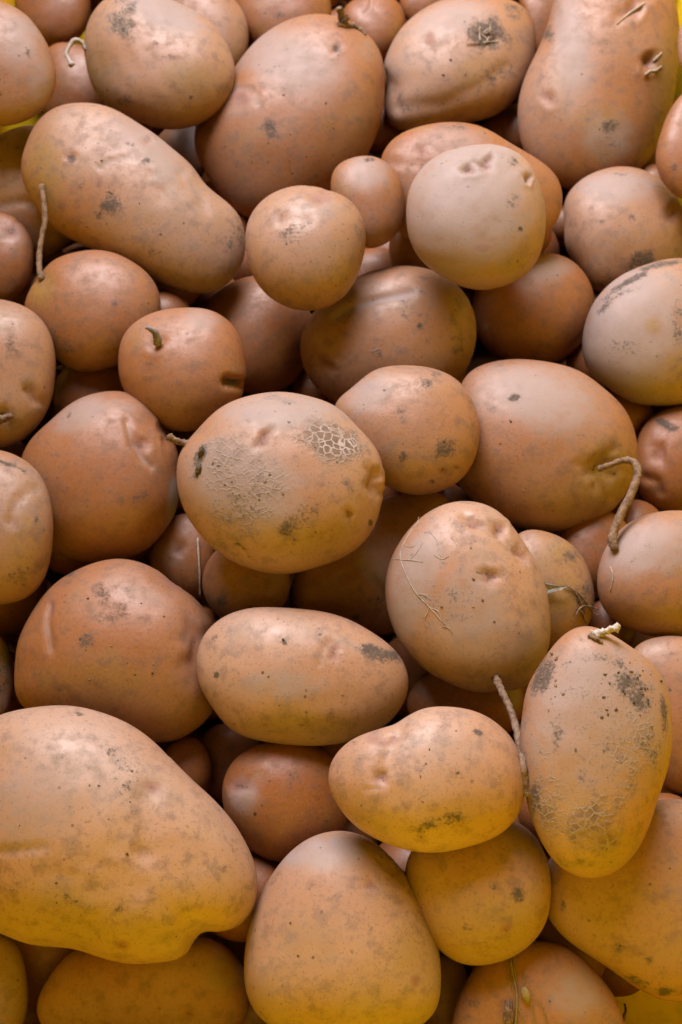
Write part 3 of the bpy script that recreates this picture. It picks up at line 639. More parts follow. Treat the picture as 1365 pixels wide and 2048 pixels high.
D('p31', 'large smooth potato with a long curved root drooping from its right end', 0.3,
  [(935, 748), (985, 722), (1040, 716), (1100, 722), (1160, 740), (1215, 780), (1255, 825), (1273, 880), (1270, 950), (1245, 1000), (1190, 1040), (1110, 1060), (1040, 1055), (970, 1022), (920, 970), (903, 900), (910, 820)],
  [('dent', 1203, 936, 26, 18, 1.3, -10, .15), ('dent', 1225, 970, 30, 6, 1.5, 60, 0), ('gold', 1210, 950, 70, 80, 20, .9), ('gold', 1130, 1000, 60, 40, 0, .4), ('dust', 1090, 800, 140, 70, 20, .85), ('soil', 1030, 797, 14, 10, -20, .75), ('soil', 1000, 728, 20, 6, 0, .5), ('soil', 1230, 805, 20, 8, 40, .5), ('soil', 1160, 870, 8, 8, 0, .5), ('soil', 1240, 890, 8, 20, 0, .4)], 0.82, 6)
D('p33', 'tan potato at the right edge below the tip of the curved root', 0.2,
  [(1195, 1160), (1205, 1110), (1240, 1060), (1290, 1030), (1350, 1020), (1415, 1035), (1455, 1090), (1462, 1170), (1440, 1235), (1390, 1270), (1320, 1275), (1255, 1255), (1210, 1220)],
  [('dust', 1300, 1100, 110, 60, -10, .8), ('soil', 1335, 1180, 14, 14, 0, .5), ('gold', 1330, 1230, 90, 30, 0, .6), ('soil', 1275, 1120, 6, 5, 0, .8)], 0.85)
D('p30', 'tan potato with dark spots, right behind the large netted potato', 0.16,
  [(672, 808), (700, 778), (745, 742), (800, 730), (860, 735), (915, 760), (945, 800), (960, 860), (952, 910), (920, 960), (870, 985), (820, 988), (770, 970), (720, 940), (690, 890), (672, 845)],
  [('soil', 850, 772, 24, 14, 20, .65), ('soil', 806, 910, 10, 14, 20, .85), ('soil', 888, 893, 26, 22, -30, .8), ('eye', 885, 938, 12, 9, 0, .95), ('eye', 911, 932, 8, 6, 0, .9), ('soil', 862, 960, 10, 8, 0, .8), ('soil', 795, 830, 40, 20, -10, .4), ('dust', 740, 790, 50, 40, -30, .6), ('soil', 915, 752, 30, 8, 40, .8), ('soil', 870, 750, 14, 8, 0, .6)], 0.82, 6)
D('p27', 'large smooth reddish potato with a pink eye, left of the netted one', 0.45,
  [(42, 920), (60, 880), (100, 840), (150, 800), (210, 781), (265, 785), (305, 810), (330, 850), (352, 890), (358, 950), (355, 1010), (330, 1060), (290, 1100), (230, 1120), (160, 1122), (100, 1100), (60, 1050), (43, 985)],
  [('dent', 279, 893, 14, 7, 1.4, 60, 1), ('line', [(252, 845), (262, 885), (280, 915), (300, 935)], 6, 5, 'scuff_sheen', .6), ('dent', 333, 868, 13, 9, 1.8, 75, .5), ('dust', 160, 830, 70, 40, -30, .8), ('scuff_sheen', 250, 810, 50, 20, 0, .35), ('soil', 268, 1000, 40, 26, -40, .45), ('dust', 345, 1000, 16, 60, 5, 1), ('scuff_sheen', 345, 1000, 14, 50, 5, .5), ('soil', 140, 830, 8, 12, 0, .5), ('soil', 138, 975, 6, 5, 0, .7)], 0.85, 6)
D('p25', 'tan potato with a root stub cut by the left edge, upper of two stacked there', 0.1,
  [(112, 740), (108, 690), (85, 640), (45, 610), (0, 597), (-70, 602), (-115, 660), (-122, 750), (-95, 835), (-50, 885), (0, 895), (50, 875), (95, 820)],
  [('dent', 66, 788, 13, 7, 1.5, 30, .8), ('line', [(48, 775), (62, 800), (90, 808)], 4, 4, 'scuff_sheen', .6), ('dent', 8, 838, 20, 10, 1, 0, .5), ('soil', 25, 690, 25, 20, 0, .4), ('gold', 60, 850, 40, 30, 0, .4)], 0.8)
D('p40', 'big smooth potato with a hollow in its right side, lower left', 0.36,
  [(30, 1340), (35, 1290), (60, 1230), (110, 1165), (170, 1130), (240, 1115), (300, 1130), (360, 1170), (410, 1220), (435, 1270), (434, 1340), (425, 1420), (390, 1458), (340, 1480), (260, 1472), (150, 1450), (70, 1430), (36, 1395)],
  [('soil', 180, 1285, 26, 16, 20, .75), ('soil', 215, 1245, 30, 22, 0, .45), ('soil', 230, 1200, 60, 30, 30, .4), ('soil', 140, 1147, 14, 6, -30, .9), ('line', [(102, 1210), (98, 1250), (106, 1300)], 7, 6, 'dust', .6), ('eye', 107, 1215, 10, 22, 0, .8), ('dent', 392, 1290, 40, 16, 1.2, 70, .35), ('dent', 345, 1165, 16, 5, 2, 35, .6), ('scuff_sheen', 275, 1190, 60, 20, 20, .35), ('gold', 180, 1370, 100, 60, 0, .5), ('eye', 380, 1250, 30, 50, -20, .35)], 0.82, 6)
D('p26', 'tan potato with a curved crease cut by the left edge, lower of two stacked there', 0.05,
  [(108, 1050), (100, 990), (70, 935), (30, 908), (-20, 897), (-85, 920), (-128, 1000), (-135, 1090), (-105, 1168), (-50, 1205), (10, 1207), (60, 1190), (92, 1150), (105, 1098)],
  [('line', [(18, 1045), (30, 1010), (55, 985), (75, 978)], 6, 6, 'scuff_sheen', .5), ('dent', 24, 1047, 9, 6, 1, 0, .8), ('line', [(-5, 922), (25, 932), (48, 942)], 4, 0, 'soil', .9), ('soil', 40, 1150, 60, 25, 0, .4), ('gold', 45, 1090, 40, 60, 0, .5), ('soil', 73, 1042, 8, 6, 0, .7)], 0.82)
D('p29', 'large potato with cracked netted skin patches in the centre of the heap', -0.05,
  [(355, 950), (362, 905), (390, 865), (440, 815), (500, 790), (560, 782), (620, 790), (680, 815), (720, 855), (755, 900), (768, 950), (762, 1010), (745, 1060), (700, 1105), (640, 1130), (570, 1145), (500, 1135), (440, 1105), (395, 1060), (365, 1005)],
  [('net', 662, 883, 78, 46, 15, 1), ('net', 500, 955, 120, 66, 30, .45), ('net', 470, 1050, 80, 56, -30, .48), ('net', 560, 800, 60, 18, 0, .35), ('dust', 490, 970, 120, 80, 20, 1), ('dust', 560, 830, 120, 40, 0, .7), ('dent', 528, 880, 9, 6, 2.2, -55, 1), ('line', [(514, 898), (528, 878), (548, 862)], 5, 5, 'scuff_sheen', .5),
   ('dent', 745, 965, 14, 15, 2, 80, .7), ('dent', 692, 1026, 8, 7, 1.2, 80, .9), ('line', [(693, 1025), (696, 1050)], 4, 4, 'scuff_sheen', .5), ('soil', 738, 1044, 6, 6, 0, 1.2), ('soil', 405, 915, 14, 30, 20, .9), ('soil', 398, 950, 8, 14, 20, .7), ('gold', 615, 1075, 100, 45, -10, .8), ('soil', 595, 1035, 75, 22, -35, .55), ('soil', 690, 965, 30, 22, 0, .4), ('soil', 488, 1000, 60, 40, -20, .4), ('line', [(480, 1085), (492, 1095), (500, 1112)], 3, 3, 'soil', .8)], 0.9, 6)
# lower rows; gold marks here also paint in yellow crate bounce
D('p48', 'large yellow-lit potato at the lower right edge', 0.05,
  [(1085, 1800), (1090, 1740), (1130, 1680), (1210, 1630), (1300, 1600), (1390, 1602), (1455, 1650), (1490, 1750), (1485, 1860), (1450, 1940), (1400, 1990), (1340, 2000), (1260, 1965), (1180, 1910), (1115, 1860)],
  [('soil', 1133, 1812, 8, 18, 0, .9), ('soil', 1275, 1960, 34, 14, 20, .85), ('soil', 1327, 1978, 18, 10, 0, 1), ('soil', 1240, 1890, 12, 10, 0, .5), ('gold', 1270, 1850, 150, 100, 30, .7), ('soil', 1190, 1865, 6, 6, 0, .8), ('soil', 1300, 1920, 20, 12, 0, .5)], 0.62)
D('p47', 'brown potato at the right edge behind the tall soil-crusted one', 0.25,
  [(1270, 1295), (1320, 1272), (1380, 1275), (1440, 1320), (1462, 1420), (1448, 1515), (1400, 1580), (1345, 1580), (1295, 1500), (1262, 1400)], [('soil', 1350, 1300, 30, 14, 0, .3)], 0.72)
D('p49', 'yellow-brown potato lying under the lumpy one and the tall egg-shaped one', 0.15,
  [(815, 1720), (850, 1670), (920, 1640), (1000, 1632), (1060, 1660), (1095, 1720), (1102, 1790), (1090, 1850), (1040, 1905), (980, 1928), (920, 1925), (880, 1900), (840, 1850), (815, 1790)],
  [('soil', 1035, 1790, 16, 22, -20, .8), ('eye', 1012, 1855, 14, 9, 0, .95), ('soil', 925, 1855, 30, 16, 0, .35), ('soil', 985, 1775, 10, 14, 0, .4), ('gold', 1000, 1850, 110, 80, 0, .8)], 0.78)
D('p46', 'tall soil-crusted potato with cracked netting and a root clod on top, lower right', 0.05,
  [(1045, 1420), (1055, 1370), (1090, 1310), (1130, 1265), (1165, 1250), (1210, 1260), (1260, 1290), (1310, 1330), (1338, 1390), (1345, 1460), (1335, 1540), (1310, 1620), (1280, 1690), (1230, 1740), (1180, 1752), (1130, 1735), (1090, 1690), (1060, 1620), (1045, 1540), (1040, 1480)],
  [('net', 1185, 1668, 80, 44, 15, .64), ('net', 1205, 1605, 76, 30, -18, .6), ('net', 1270, 1550, 60, 26, -50, .5), ('net', 1105, 1620, 36, 60, 0, .5), ('net', 1160, 1715, 60, 22, 0, .5), ('soil', 1085, 1350, 26, 46, 20, .9), ('soil', 1090, 1320, 24, 20, 0, .7), ('soil', 1265, 1385, 60, 34, 40, .7), ('soil', 1225, 1325, 60, 16, 30, .55), ('soil', 1325, 1430, 10, 60, 0, .7), ('soil', 1300, 1500, 30, 40, 0, .5),
   ('soil', 1115, 1480, 14, 40, 0, .5), ('soil', 1152, 1502, 5, 5, 0, 1.2), ('soil', 1208, 1500, 5, 5, 0, 1), ('dust', 1195, 1440, 150, 170, 0, .9), ('soil', 1200, 1450, 150, 190, 0, .22), ('gold', 1200, 1560, 140, 150, 0, .5), ('net', 1255, 1500, 80, 40, -60, .38), ('net', 1110, 1540, 40, 60, 0, .35), ('scuff_sheen', 1200, 1330, 60, 30, 20, .4), ('gold', 1240, 1690, 80, 60, 0, .7), ('soil', 1075, 1590, 14, 40, 0, .6)], 0.85, 6)
D('p50', 'tall smooth egg-shaped potato at the bottom edge', -0.12,
  [(490, 1930), (495, 1870), (515, 1800), (555, 1730), (610, 1680), (670, 1661), (720, 1668), (770, 1700), (820, 1755), (860, 1830), (880, 1900), (883, 1965), (870, 2020), (820, 2060), (745, 2078), (655, 2080), (570, 2065), (515, 2025), (495, 1982)],
  [('dent', 740, 1770, 11, 5, 1.2, 40, .9), ('dent', 785, 1742, 16, 6, 2, 60, .5), ('soil', 845, 1795, 10, 24, -20, .6), ('soil', 787, 1752, 8, 8, 0, .6), ('eye', 828, 1958, 12, 14, 0, .7), ('dust', 640, 1710, 100, 40, 0, .8), ('gold', 820, 1900, 50, 60, 0, .5), ('soil', 513, 1970, 5, 5, 0, 1), ('soil', 740, 1855, 5, 5, 0, .7)], 0.85, 6)
D('p45', 'lumpy potato with a pinched left end and pink eyes, lower middle', -0.15,
  [(657, 1560), (665, 1520), (695, 1485), (740, 1463), (790, 1445), (840, 1418), (900, 1412), (960, 1425), (1010, 1460), (1042, 1510), (1050, 1570), (1040, 1620), (1010, 1660), (950, 1690), (890, 1703), (820, 1700), (760, 1680), (700, 1640), (670, 1600)],
  [('dent', 766, 1556, 12, 10, 1.1, 60, 1), ('line', [(800, 1465), (782, 1500), (768, 1545)], 16, 9, None, 0), ('eye', 755, 1482, 26, 12, 10, .75), ('dent', 785, 1478, 8, 6, 1.6, -40, .9), ('soil', 953, 1463, 14, 7, 20, 1), ('soil', 880, 1642, 60, 18, -15, .6), ('line', [(735, 1578), (770, 1576)], 3, 3, 'scuff_sheen', .7), ('soil', 915, 1545, 4, 4, 0, 1.3), ('scuff_sheen', 880, 1490, 90, 30, 0, .45), ('gold', 920, 1630, 110, 40, -10, .5), ('eye', 720, 1620, 40, 20, 30, .25), ('dent', 1052, 1520, 14, 4, 3, 75, 0)], 0.85, 6)
D('p41', 'scaly potato sliver at the left edge above the biggest potato', 0.0,
  [(28, 1360), (22, 1310), (5, 1275), (-30, 1260), (-75, 1290), (-92, 1360), (-75, 1430), (-30, 1452), (5, 1440), (22, 1405)], [('soil', 12, 1350, 20, 50, 0, .4), ('dust', 10, 1320, 20, 40, 0, .7)], 0.8)
D('p42', 'smooth oblong potato with a pink eye and a grey smudge, below the netted one', -0.12,
  [(393, 1330), (400, 1285), (430, 1245), (480, 1220), (550, 1213), (620, 1218), (690, 1235), (755, 1270), (800, 1310), (818, 1355), (810, 1400), (780, 1440), (730, 1470), (660, 1488), (590, 1490), (520, 1480), (460, 1455), (425, 1415), (400, 1370)],
  [('dent', 668, 1304, 12, 5, 1.5, 70, 1), ('line', [(640, 1330), (645, 1300), (662, 1280)], 5, 3, 'scuff_sheen', .5), ('scuff_sheen', 690, 1290, 40, 20, 20, .5), ('soil', 755, 1308, 48, 18, 15, .95), ('soil', 785, 1310, 18, 14, 0, .9), ('gold', 590, 1448, 120, 30, 0, .9), ('soil', 435, 1350, 7, 8, 0, 1.1), ('soil', 430, 1275, 20, 8, -40, .6), ('soil', 470, 1450, 16, 8, 30, .6), ('soil', 570, 1288, 7, 7, 0, 1), ('soil', 600, 1446, 8, 5, 0, .8), ('soil', 537, 1462, 12, 6, 0, .7), ('dust', 560, 1370, 100, 30, 0, .5), ('soil', 775, 1425, 60, 10, -25, .4), ('scuff_sheen', 540, 1275, 110, 20, 0, .35)], 0.86, 6)  # last scuff mark paints in the broad highlight along the top
D('p36', 'upright potato with white root hairs and a long straight root below', -0.05,
  [(772, 1160), (790, 1100), (830, 1045), (880, 1010), (940, 1000), (990, 1015), (1030, 1055), (1065, 1110), (1090, 1170), (1100, 1240), (1092, 1310), (1060, 1360), (1010, 1382), (950, 1380), (880, 1355), (820, 1310), (785, 1250)],
  [('line', [(930, 1035), (960, 1050), (1000, 1070), (1045, 1120)], 11, 8, None, 0), ('dent', 1000, 1058, 12, 12, 1.4, 60, 1), ('dent', 950, 1048, 10, 7, 1.6, 30, 1), ('dent', 1042, 1105, 9, 7, 1.8, 55, .9), ('dent', 980, 1154, 14, 8, 1.3, 0, 1), ('line', [(955, 1145), (980, 1150), (1005, 1160)], 4, 3, 'soil', .6), ('dust', 830, 1170, 50, 120, 20, .9), ('dust', 930, 1220, 80, 80, 0, .6), ('soil', 900, 1200, 80, 50, 20, .3), ('dent', 998, 1368, 20, 8, 1.4, -10, .3), ('soil', 930, 1365, 80, 12, 10, .4), ('eye', 930, 1130, 40, 80, 20, .15)], 0.85, 6)
D('p43', 'biggest potato of all, glossy and bulging, at the lower left edge', -0.22,
  [(-10, 1430), (60, 1413), (130, 1408), (200, 1420), (270, 1450), (330, 1500), (400, 1570), (450, 1620), (490, 1680), (512, 1740), (510, 1800), (480, 1845), (440, 1862), (405, 1868), (375, 1900), (320, 1920), (260, 1923), (200, 1910), (140, 1892), (70, 1885), (10, 1866), (-50, 1830), (-95, 1750), (-112, 1650), (-98, 1540), (-60, 1465)],
  [('dent', 303, 1578, 14, 5, 1.3, 40, 1), ('scuff_sheen', 310, 1570, 36, 30, 0, .6), ('scuff_sheen', 190, 1545, 150, 80, 20, .55), ('dust', 60, 1620, 90, 90, 0, .5), ('line', [(-10, 1702), (50, 1698), (95, 1692)], 6, 6, 'scuff_sheen', .5), ('soil', 220, 1508, 12, 12, 0, .8), ('soil', 250, 1560, 30, 50, 20, .42), ('soil', 160, 1431, 8, 6, 0, .8), ('gold', 130, 1830, 240, 60, 5, .7), ('eye', 243, 1878, 16, 12, 0, .9), ('soil', 190, 1800, 80, 16, 10, .45),  # the widest scuff mark is a painted highlight
   ('line', [(285, 1600), (292, 1650), (285, 1700)], 22, 8, None, 0), ('dent', 230, 1740, 60, 12, 1.6, -20, 0), ('dent', 410, 1872, 26, 8, 1.4, -30, 0), ('soil', 440, 1730, 10, 12, 0, .5), ('scuff_sheen', 440, 1640, 40, 30, 50, .35), ('line', [(330, 1505), (345, 1500), (300, 1530)], 4, 2, 'scuff_sheen', .4), ('soil', 150, 1735, 10, 8, 0, .5), ('eye', 150, 1735, 10, 8, 0, .6)], 0.90, 6, None, 0.030)


for i, (key, label, tone, pts, marks, thick, sub, tilt, lump, name) in enumerate(DATA):
    p = lay(fit(key, pts, thick, tilt, tone), i)
    POTS[key] = p
# last glimpses of bare floor between the potatoes: small ones lying there
FLOORD = plane_depth((0, 0, 1), (0, 0, 0))
for it in range(40):
    bare = (IDM == -1) & (np.abs(DEP-FLOORD) < 1e-6) & (GX > -20) & (GX < W+20) & (GY > -20) & (GY < H+20)
    for a, b, c2, d in WINDOWS: bare &= ~((GX > a-20) & (GX < c2+20) & (GY > b-20) & (GY < d+20))
    if bare.sum() < 6: break
    cs = np.cumsum(np.cumsum(np.pad(bare.astype(float), ((9, 8), (9, 8))), 0), 1); m = 17
    box = cs[m:, m:]-cs[:-m, m:]-cs[m:, :-m]+cs[:-m, :-m]
    box = np.where(bare[:box.shape[0], :box.shape[1]], box, 0)
    iy, ix = np.unravel_index(np.argmax(box), box.shape)
    ax = np.array([RNG.uniform(.015, .019), RNG.uniform(.014, .017), RNG.uniform(.012, .014)])
    c = CAM + R[iy, ix]*FLOORD[iy, ix]; c = c + np.array([0, 0.002, ax[2]-c[2]])
    c[0] = min(max(c[0], XL+ax[0]), XR-ax[0]); c[1] = max(c[1], YN+ax[1])
    n_ = len(FILL); FILL.append((c, ax, RNG.uniform(-.6, .6)))
    o_ = (CAM-c)/ax; d_ = R/ax; A_ = (d_*d_).sum(-1); B_ = d_ @ o_; disc = B_*B_ - A_*(o_ @ o_ - 1)
    t = np.where(disc > 0, (-B_ - np.sqrt(np.maximum(disc, 0)))/A_, 1e9)
    up = t < DEP; DEP = np.where(up, t, DEP); IDM = np.where(up, 1000+n_, IDM)
# the inside of the heap: potatoes added in the hollows under the visible ones to block leaking light
VX = 0.004
vx, vy, vz = np.arange(XL-0.03, XR+0.03, VX), np.arange(YN-0.02, 0.70, VX), np.arange(0.0, 0.16, VX)
VXX, VYY, VZZ = np.meshgrid(vx, vy, vz, indexing='ij')
occ = np.zeros(VXX.shape, bool)
occ |= (VXX < XL-DRAFT*VZZ) | (VXX > XR+DRAFT*VZZ) | (VYY < YN-DRAFT_N*VZZ)
def sub_box(c, m):
    i = [np.searchsorted(g_, [c[k]-m, c[k]+m]) for k, g_ in enumerate((vx, vy, vz))]
    return tuple(slice(a, b) for a, b in i)
for dd in DATA:
    p = POTS[dd[0]]; m = max(p.r.max(), p.a)*p.s*1.25; bx = sub_box(p.C, m)
    q = np.stack([VXX[bx], VYY[bx], VZZ[bx]], -1) - p.C
    if q.size == 0: continue
    loc = q @ np.linalg.inv(np.column_stack([RIGHT, UP, p.toc])).T/p.s
    h0, rho = height(p, loc[..., 0].ravel(), loc[..., 1].ravel(), True); h0 = h0.reshape(loc.shape[:3]); rho = rho.reshape(loc.shape[:3])
    tl = p.tilt[0]*loc[..., 0] + p.tilt[1]*loc[..., 1]
    occ[bx] |= (rho < 1) & (np.abs(loc[..., 2]-tl) < (h0-tl))
for c, ax, rz in FILL:
    bx = sub_box(c, max(ax)*1.05)
    occ[bx] |= (((np.stack([VXX[bx], VYY[bx], VZZ[bx]], -1)-c)/ax)**2).sum(-1) < 1
# how near to the viewer a buried one may come
front = np.where((IDM >= 0) & (IDM < 1000), DEP, 9.0)
for sh in (1, 2, 4, 8):
    for axis in (0, 1):
        front = np.minimum(front, np.minimum(np.roll(front, sh, axis), np.roll(front, -sh, axis)))
VP = np.stack([VXX, VYY, VZZ], -1) - CAM; VD = VP @ FWD
VU = W/2 + FPX*(VP @ RIGHT)/VD; VV = H/2 - FPX*(VP @ UP)/VD
FR = front[np.clip(((VV+PAD)/STEP).astype(int), 0, len(gy)-1), np.clip(((VU+PAD)/STEP).astype(int), 0, len(gx)-1)]
inwin = np.zeros(VXX.shape, bool)
for a, b, c2, d in WINDOWS: inwin |= (VU > a-70) & (VU < c2+70) & (VV > b-70) & (VV < d+70)
shp = [n_ + 16 for n_ in occ.shape]
for rad in (0.022, 0.018, 0.0145, 0.012):
    nb = int(rad/VX)+1; bg_ = np.arange(-nb, nb+1)*VX
    B0, B1, B2 = np.meshgrid(bg_, bg_, bg_, indexing='ij'); ball = (B0*B0+B1*B1+(B2*1.1)**2 < rad*rad*0.90).astype(float)
    for rnd_ in range(3):
        F = np.fft.rfftn(occ.astype(float), shp)*np.fft.rfftn(ball, shp)
        cnt = np.fft.irfftn(F, shp)[nb:nb+occ.shape[0], nb:nb+occ.shape[1], nb:nb+occ.shape[2]]
        ok = (cnt < ball.sum()*0.03) & (VD - rad > FR + 0.026) & ~inwin & (VZZ > rad*0.9) & (VU > -90) & (VU < W+90) & (VV > -90) & (VV < H+90)
        cand = np.argwhere(ok)
        if len(cand) == 0: break
        cand = cand[np.argsort(cand[:, 2] + np.random.RandomState(4).uniform(0, 3, len(cand)))]
        put = []
        for ci in cand:
            c = np.array([vx[ci[0]], vy[ci[1]], vz[ci[2]]])
            if all(np.linalg.norm(c-q) > 2*rad for q in put):
                put.append(c)
        for c in put:
            ax = np.array([rad*RNG.uniform(.97, 1.06), rad*RNG.uniform(.97, 1.06), rad*RNG.uniform(.88, .96)])
            bx = sub_box(c, rad*1.1); occ[bx] |= (((np.stack([VXX[bx], VYY[bx], VZZ[bx]], -1)-c)/ax)**2).sum(-1) < 1
            u0, v0_, zz = project(c); m = int(rad*FPX/zz*1.1/STEP)+2; iy, ix = int((v0_+PAD)/STEP), int((u0+PAD)/STEP)
            sl = (slice(max(iy-m, 0), iy+m), slice(max(ix-m, 0), ix+m))
            o_ = (CAM-c)/ax; d_ = R[sl]/ax; A_ = (d_*d_).sum(-1); B_ = d_ @ o_; disc = B_*B_ - A_*(o_ @ o_ - 1)
            t = np.where(disc > 0, (-B_ - np.sqrt(np.maximum(disc, 0)))/A_, 1e9)
            up = t < DEP[sl]
            if (up & (IDM[sl] >= 0) & (IDM[sl] < 1000)).sum() > 2: continue      # it would hide one that is seen
            FILL.append((c, ax, 0.0)); n_ = len(FILL)-1
            DEP[sl] = np.where(up, t, DEP[sl]); IDM[sl] = np.where(up, 1000+n_, IDM[sl])
HAS_PARTS = {'p5', 'p9', 'p10', 'p11', 'p21', 'p24', 'p25', 'p29', 'p31', 'p33', 'p34', 'p36', 'p46', 'p43', 'p42', 'p6', 'p40', 'p45'}
THINGS = {}
for i, (key, label, tone, pts, marks, thick, sub, tilt, lump, name) in enumerate(DATA):
    p = POTS[key]
    me = build(p, 'potato', sub, marks, lump, i*17)
    if key in HAS_PARTS:
        root = bpy.data.objects.new('potato', None); C.objects.link(root)
        root.location = p.C; root.empty_display_size = 0.02
        b = link('tuber', me, M_SKIN, root)
        b['tone'] = float(tone)
        tag(root, label, 'potato', G); THINGS[key] = root
    else:
        o = link('potato', me, M_SKIN, None, p.C); o['tone'] = float(tone)
        tag(o, label, 'potato', G); THINGS[key] = o

# bottom layer
vis = np.bincount(IDM[(GX >= 0) & (GX < W) & (GY >= 0) & (GY < H)].ravel()+1, minlength=1000+len(FILL)+1)
SHORT = dict(p2='the top left corner potato', p8='the dark top edge potato', p8b='the small grooved top edge potato', p11b='the brown right edge potato', p53='the potato under the grass sprig', p51='the wide bottom edge potato',
    p52='the bottom left corner potato', p44='the small reddish lower potato', p3='the potato behind the hooked root', p7='the tan top edge potato', p1='the smooth top left edge potato', p4='the folded left edge potato', p21='the tall-rooted potato',
    p22='the pink-eyed left edge potato', p9='the big pear-shaped potato', p5='the hooked-root potato', p11='the largest top right potato', p10='the hairy-scarred potato', p14='the potato behind the three-pit one', p13='the smallest egg-like potato',
    p6='the long diagonal potato', p23='the potato behind the notched one', p17='the plain reddish round potato', p18='the creased oval potato', p16='the grey-stained tan potato', p12='the small round-eyed potato', p15='the round three-pit potato',
    p19='the greyish yellow-spotted potato', p24='the notched potato', p32='the sooty right edge potato', p39='the deep potato with an eye', p37='the folded oblong potato', p38='the small plain tucked potato', p34='the yellowish root-tangle potato',
    p31='the curved-root potato', p33='the tan right edge potato', p30='the dark-spotted tan potato', p27='the large pink-eyed left potato', p25='the stubbed left edge potato', p40='the big hollow-sided potato', p26='the creased left edge potato',
    p29='the large netted potato', p48='the large yellow-lit potato', p47='the potato behind the crusted one', p49='the yellow-brown lower potato', p46='the tall crusted potato', p50='the tall egg-shaped potato', p45='the lumpy pinched potato',
    p41='the scaly left edge sliver', p42='the smooth oblong potato', p36='the root-haired upright potato', p43='the biggest potato')
def neighbours(n_):
    """the two seen potatoes that border this glimpse most"""
    m = (IDM == n_); g_ = m.copy()
    for _ in range(4): g_ = g_ | np.roll(g_, 1, 0) | np.roll(g_, -1, 0) | np.roll(g_, 1, 1) | np.roll(g_, -1, 1)
    near = IDM[g_ & ~m]; near = near[(near >= 0) & (near < 1000)]
    ks = [DATA[i][0] for i in np.argsort(-np.bincount(near, minlength=len(DATA)))[:5] if (near == i).any()]
    return [SHORT[k] for k in ks if k in SHORT][:2]
bury_v, bury_f, used_labels = [], [], {}
for q, (c, ax, rz) in enumerate(FILL):
    seen = vis[1001+q] >= 12
    v0, f0 = ico((4 if vis[1001+q] > 90 else 3) if seen else 2); rg = np.random.RandomState(q+3); dis = np.zeros(len(v0))
    for _ in range(6):
        kd = rg.normal(size=3); dis += 0.018*np.sin(v0 @ kd*1.6 + rg.uniform(0, 6))
    pv = v0*(1+dis-dis.max())[:, None]*ax
    pv = pv @ np.array([[math.cos(rz), math.sin(rz), 0], [-math.sin(rz), math.cos(rz), 0], [0, 0, 1]])
    if seen:
        o = link('potato', mesh_np('potato', pv, f0), M_SKIN, None, c); o['tone'] = rg.uniform(0.6, 1.0)  # dark red tone puts gap shade into the skin colour
        nb_ = neighbours(1000+q)
        lb = 'deep potato ' + ('between %s and %s' % tuple(nb_) if len(nb_) == 2 else 'beside ' + nb_[0] if nb_ else 'in a dark gap of the heap')
        if lb in used_labels:                            # two in one gap: tell them apart by size
            o0, v0_ = used_labels[lb]; big = vis[1001+q] > v0_
            if o0['label'] == lb: o0['label'] = ('smaller ' if big else 'larger ') + lb
            lb = ('larger ' if big else 'smaller ') + lb
        else: used_labels[lb] = (o, vis[1001+q])
        tag(o, lb, 'potato', 'inner potatoes glimpsed in the gaps')
    else:
        bury_f.append(f0 + sum(len(x) for x in bury_v)); bury_v.append(pv + c)
o = link('buried_potatoes', mesh_np('buried_potatoes', np.vstack(bury_v), np.vstack(bury_f)), M_SKIN); o['tone'] = 0.8  # unseen filling that keeps light out of the gaps
tag(o, 'potatoes buried out of sight inside the heap', 'potatoes', None, 'stuff')

# ------------------------------------------------------------------ roots, sprouts, root hairs and other small things
def dep_at(px, py):
    ix = int(np.clip(round((px+PAD)/STEP), 0, len(gx)-1)); iy = int(np.clip(round((py+PAD)/STEP), 0, len(gy)-1))
    return float(DEP[iy, ix])
from mathutils.bvhtree import BVHTree
_bvh = {}
def hit(key, px, py):
    """depth of that potato's real surface at a pixel"""
    if key not in _bvh:
        o = THINGS[key]; me = o.data if o.data else next(c.data for c in o.children if c.name.startswith('tuber'))
        co = np.empty(len(me.vertices)*3, np.float32); me.vertices.foreach_get('co', co); co = co.reshape(-1, 3) + POTS[key].C
        tri = np.empty(len(me.polygons)*3, np.int32); me.polygons.foreach_get('vertices', tri)
        _bvh[key] = BVHTree.FromPolygons(co.tolist(), tri.reshape(-1, 3).tolist(), all_triangles=True)
    d = ray(px, py); L = np.linalg.norm(d)
    loc, nrm, idx, dist = _bvh[key].ray_cast(Vector(CAM), Vector(d/L))
    return dist/L if loc is not None else None
def catmull(P, n):
    P = np.asarray(P, float); Q = np.vstack([2*P[0]-P[1], P, 2*P[-1]-P[-2]]); out = []
    for i in range(1, len(Q)-2):
        for t in np.linspace(0, 1, n, endpoint=False):
            a, b, c, d = Q[i-1], Q[i], Q[i+1], Q[i+2]
            out.append(0.5*((2*b)+(c-a)*t+(2*a-5*b+4*c-d)*t*t+(3*b-a-3*c+d)*t**3))
    out.append(Q[-2]); return np.array(out)
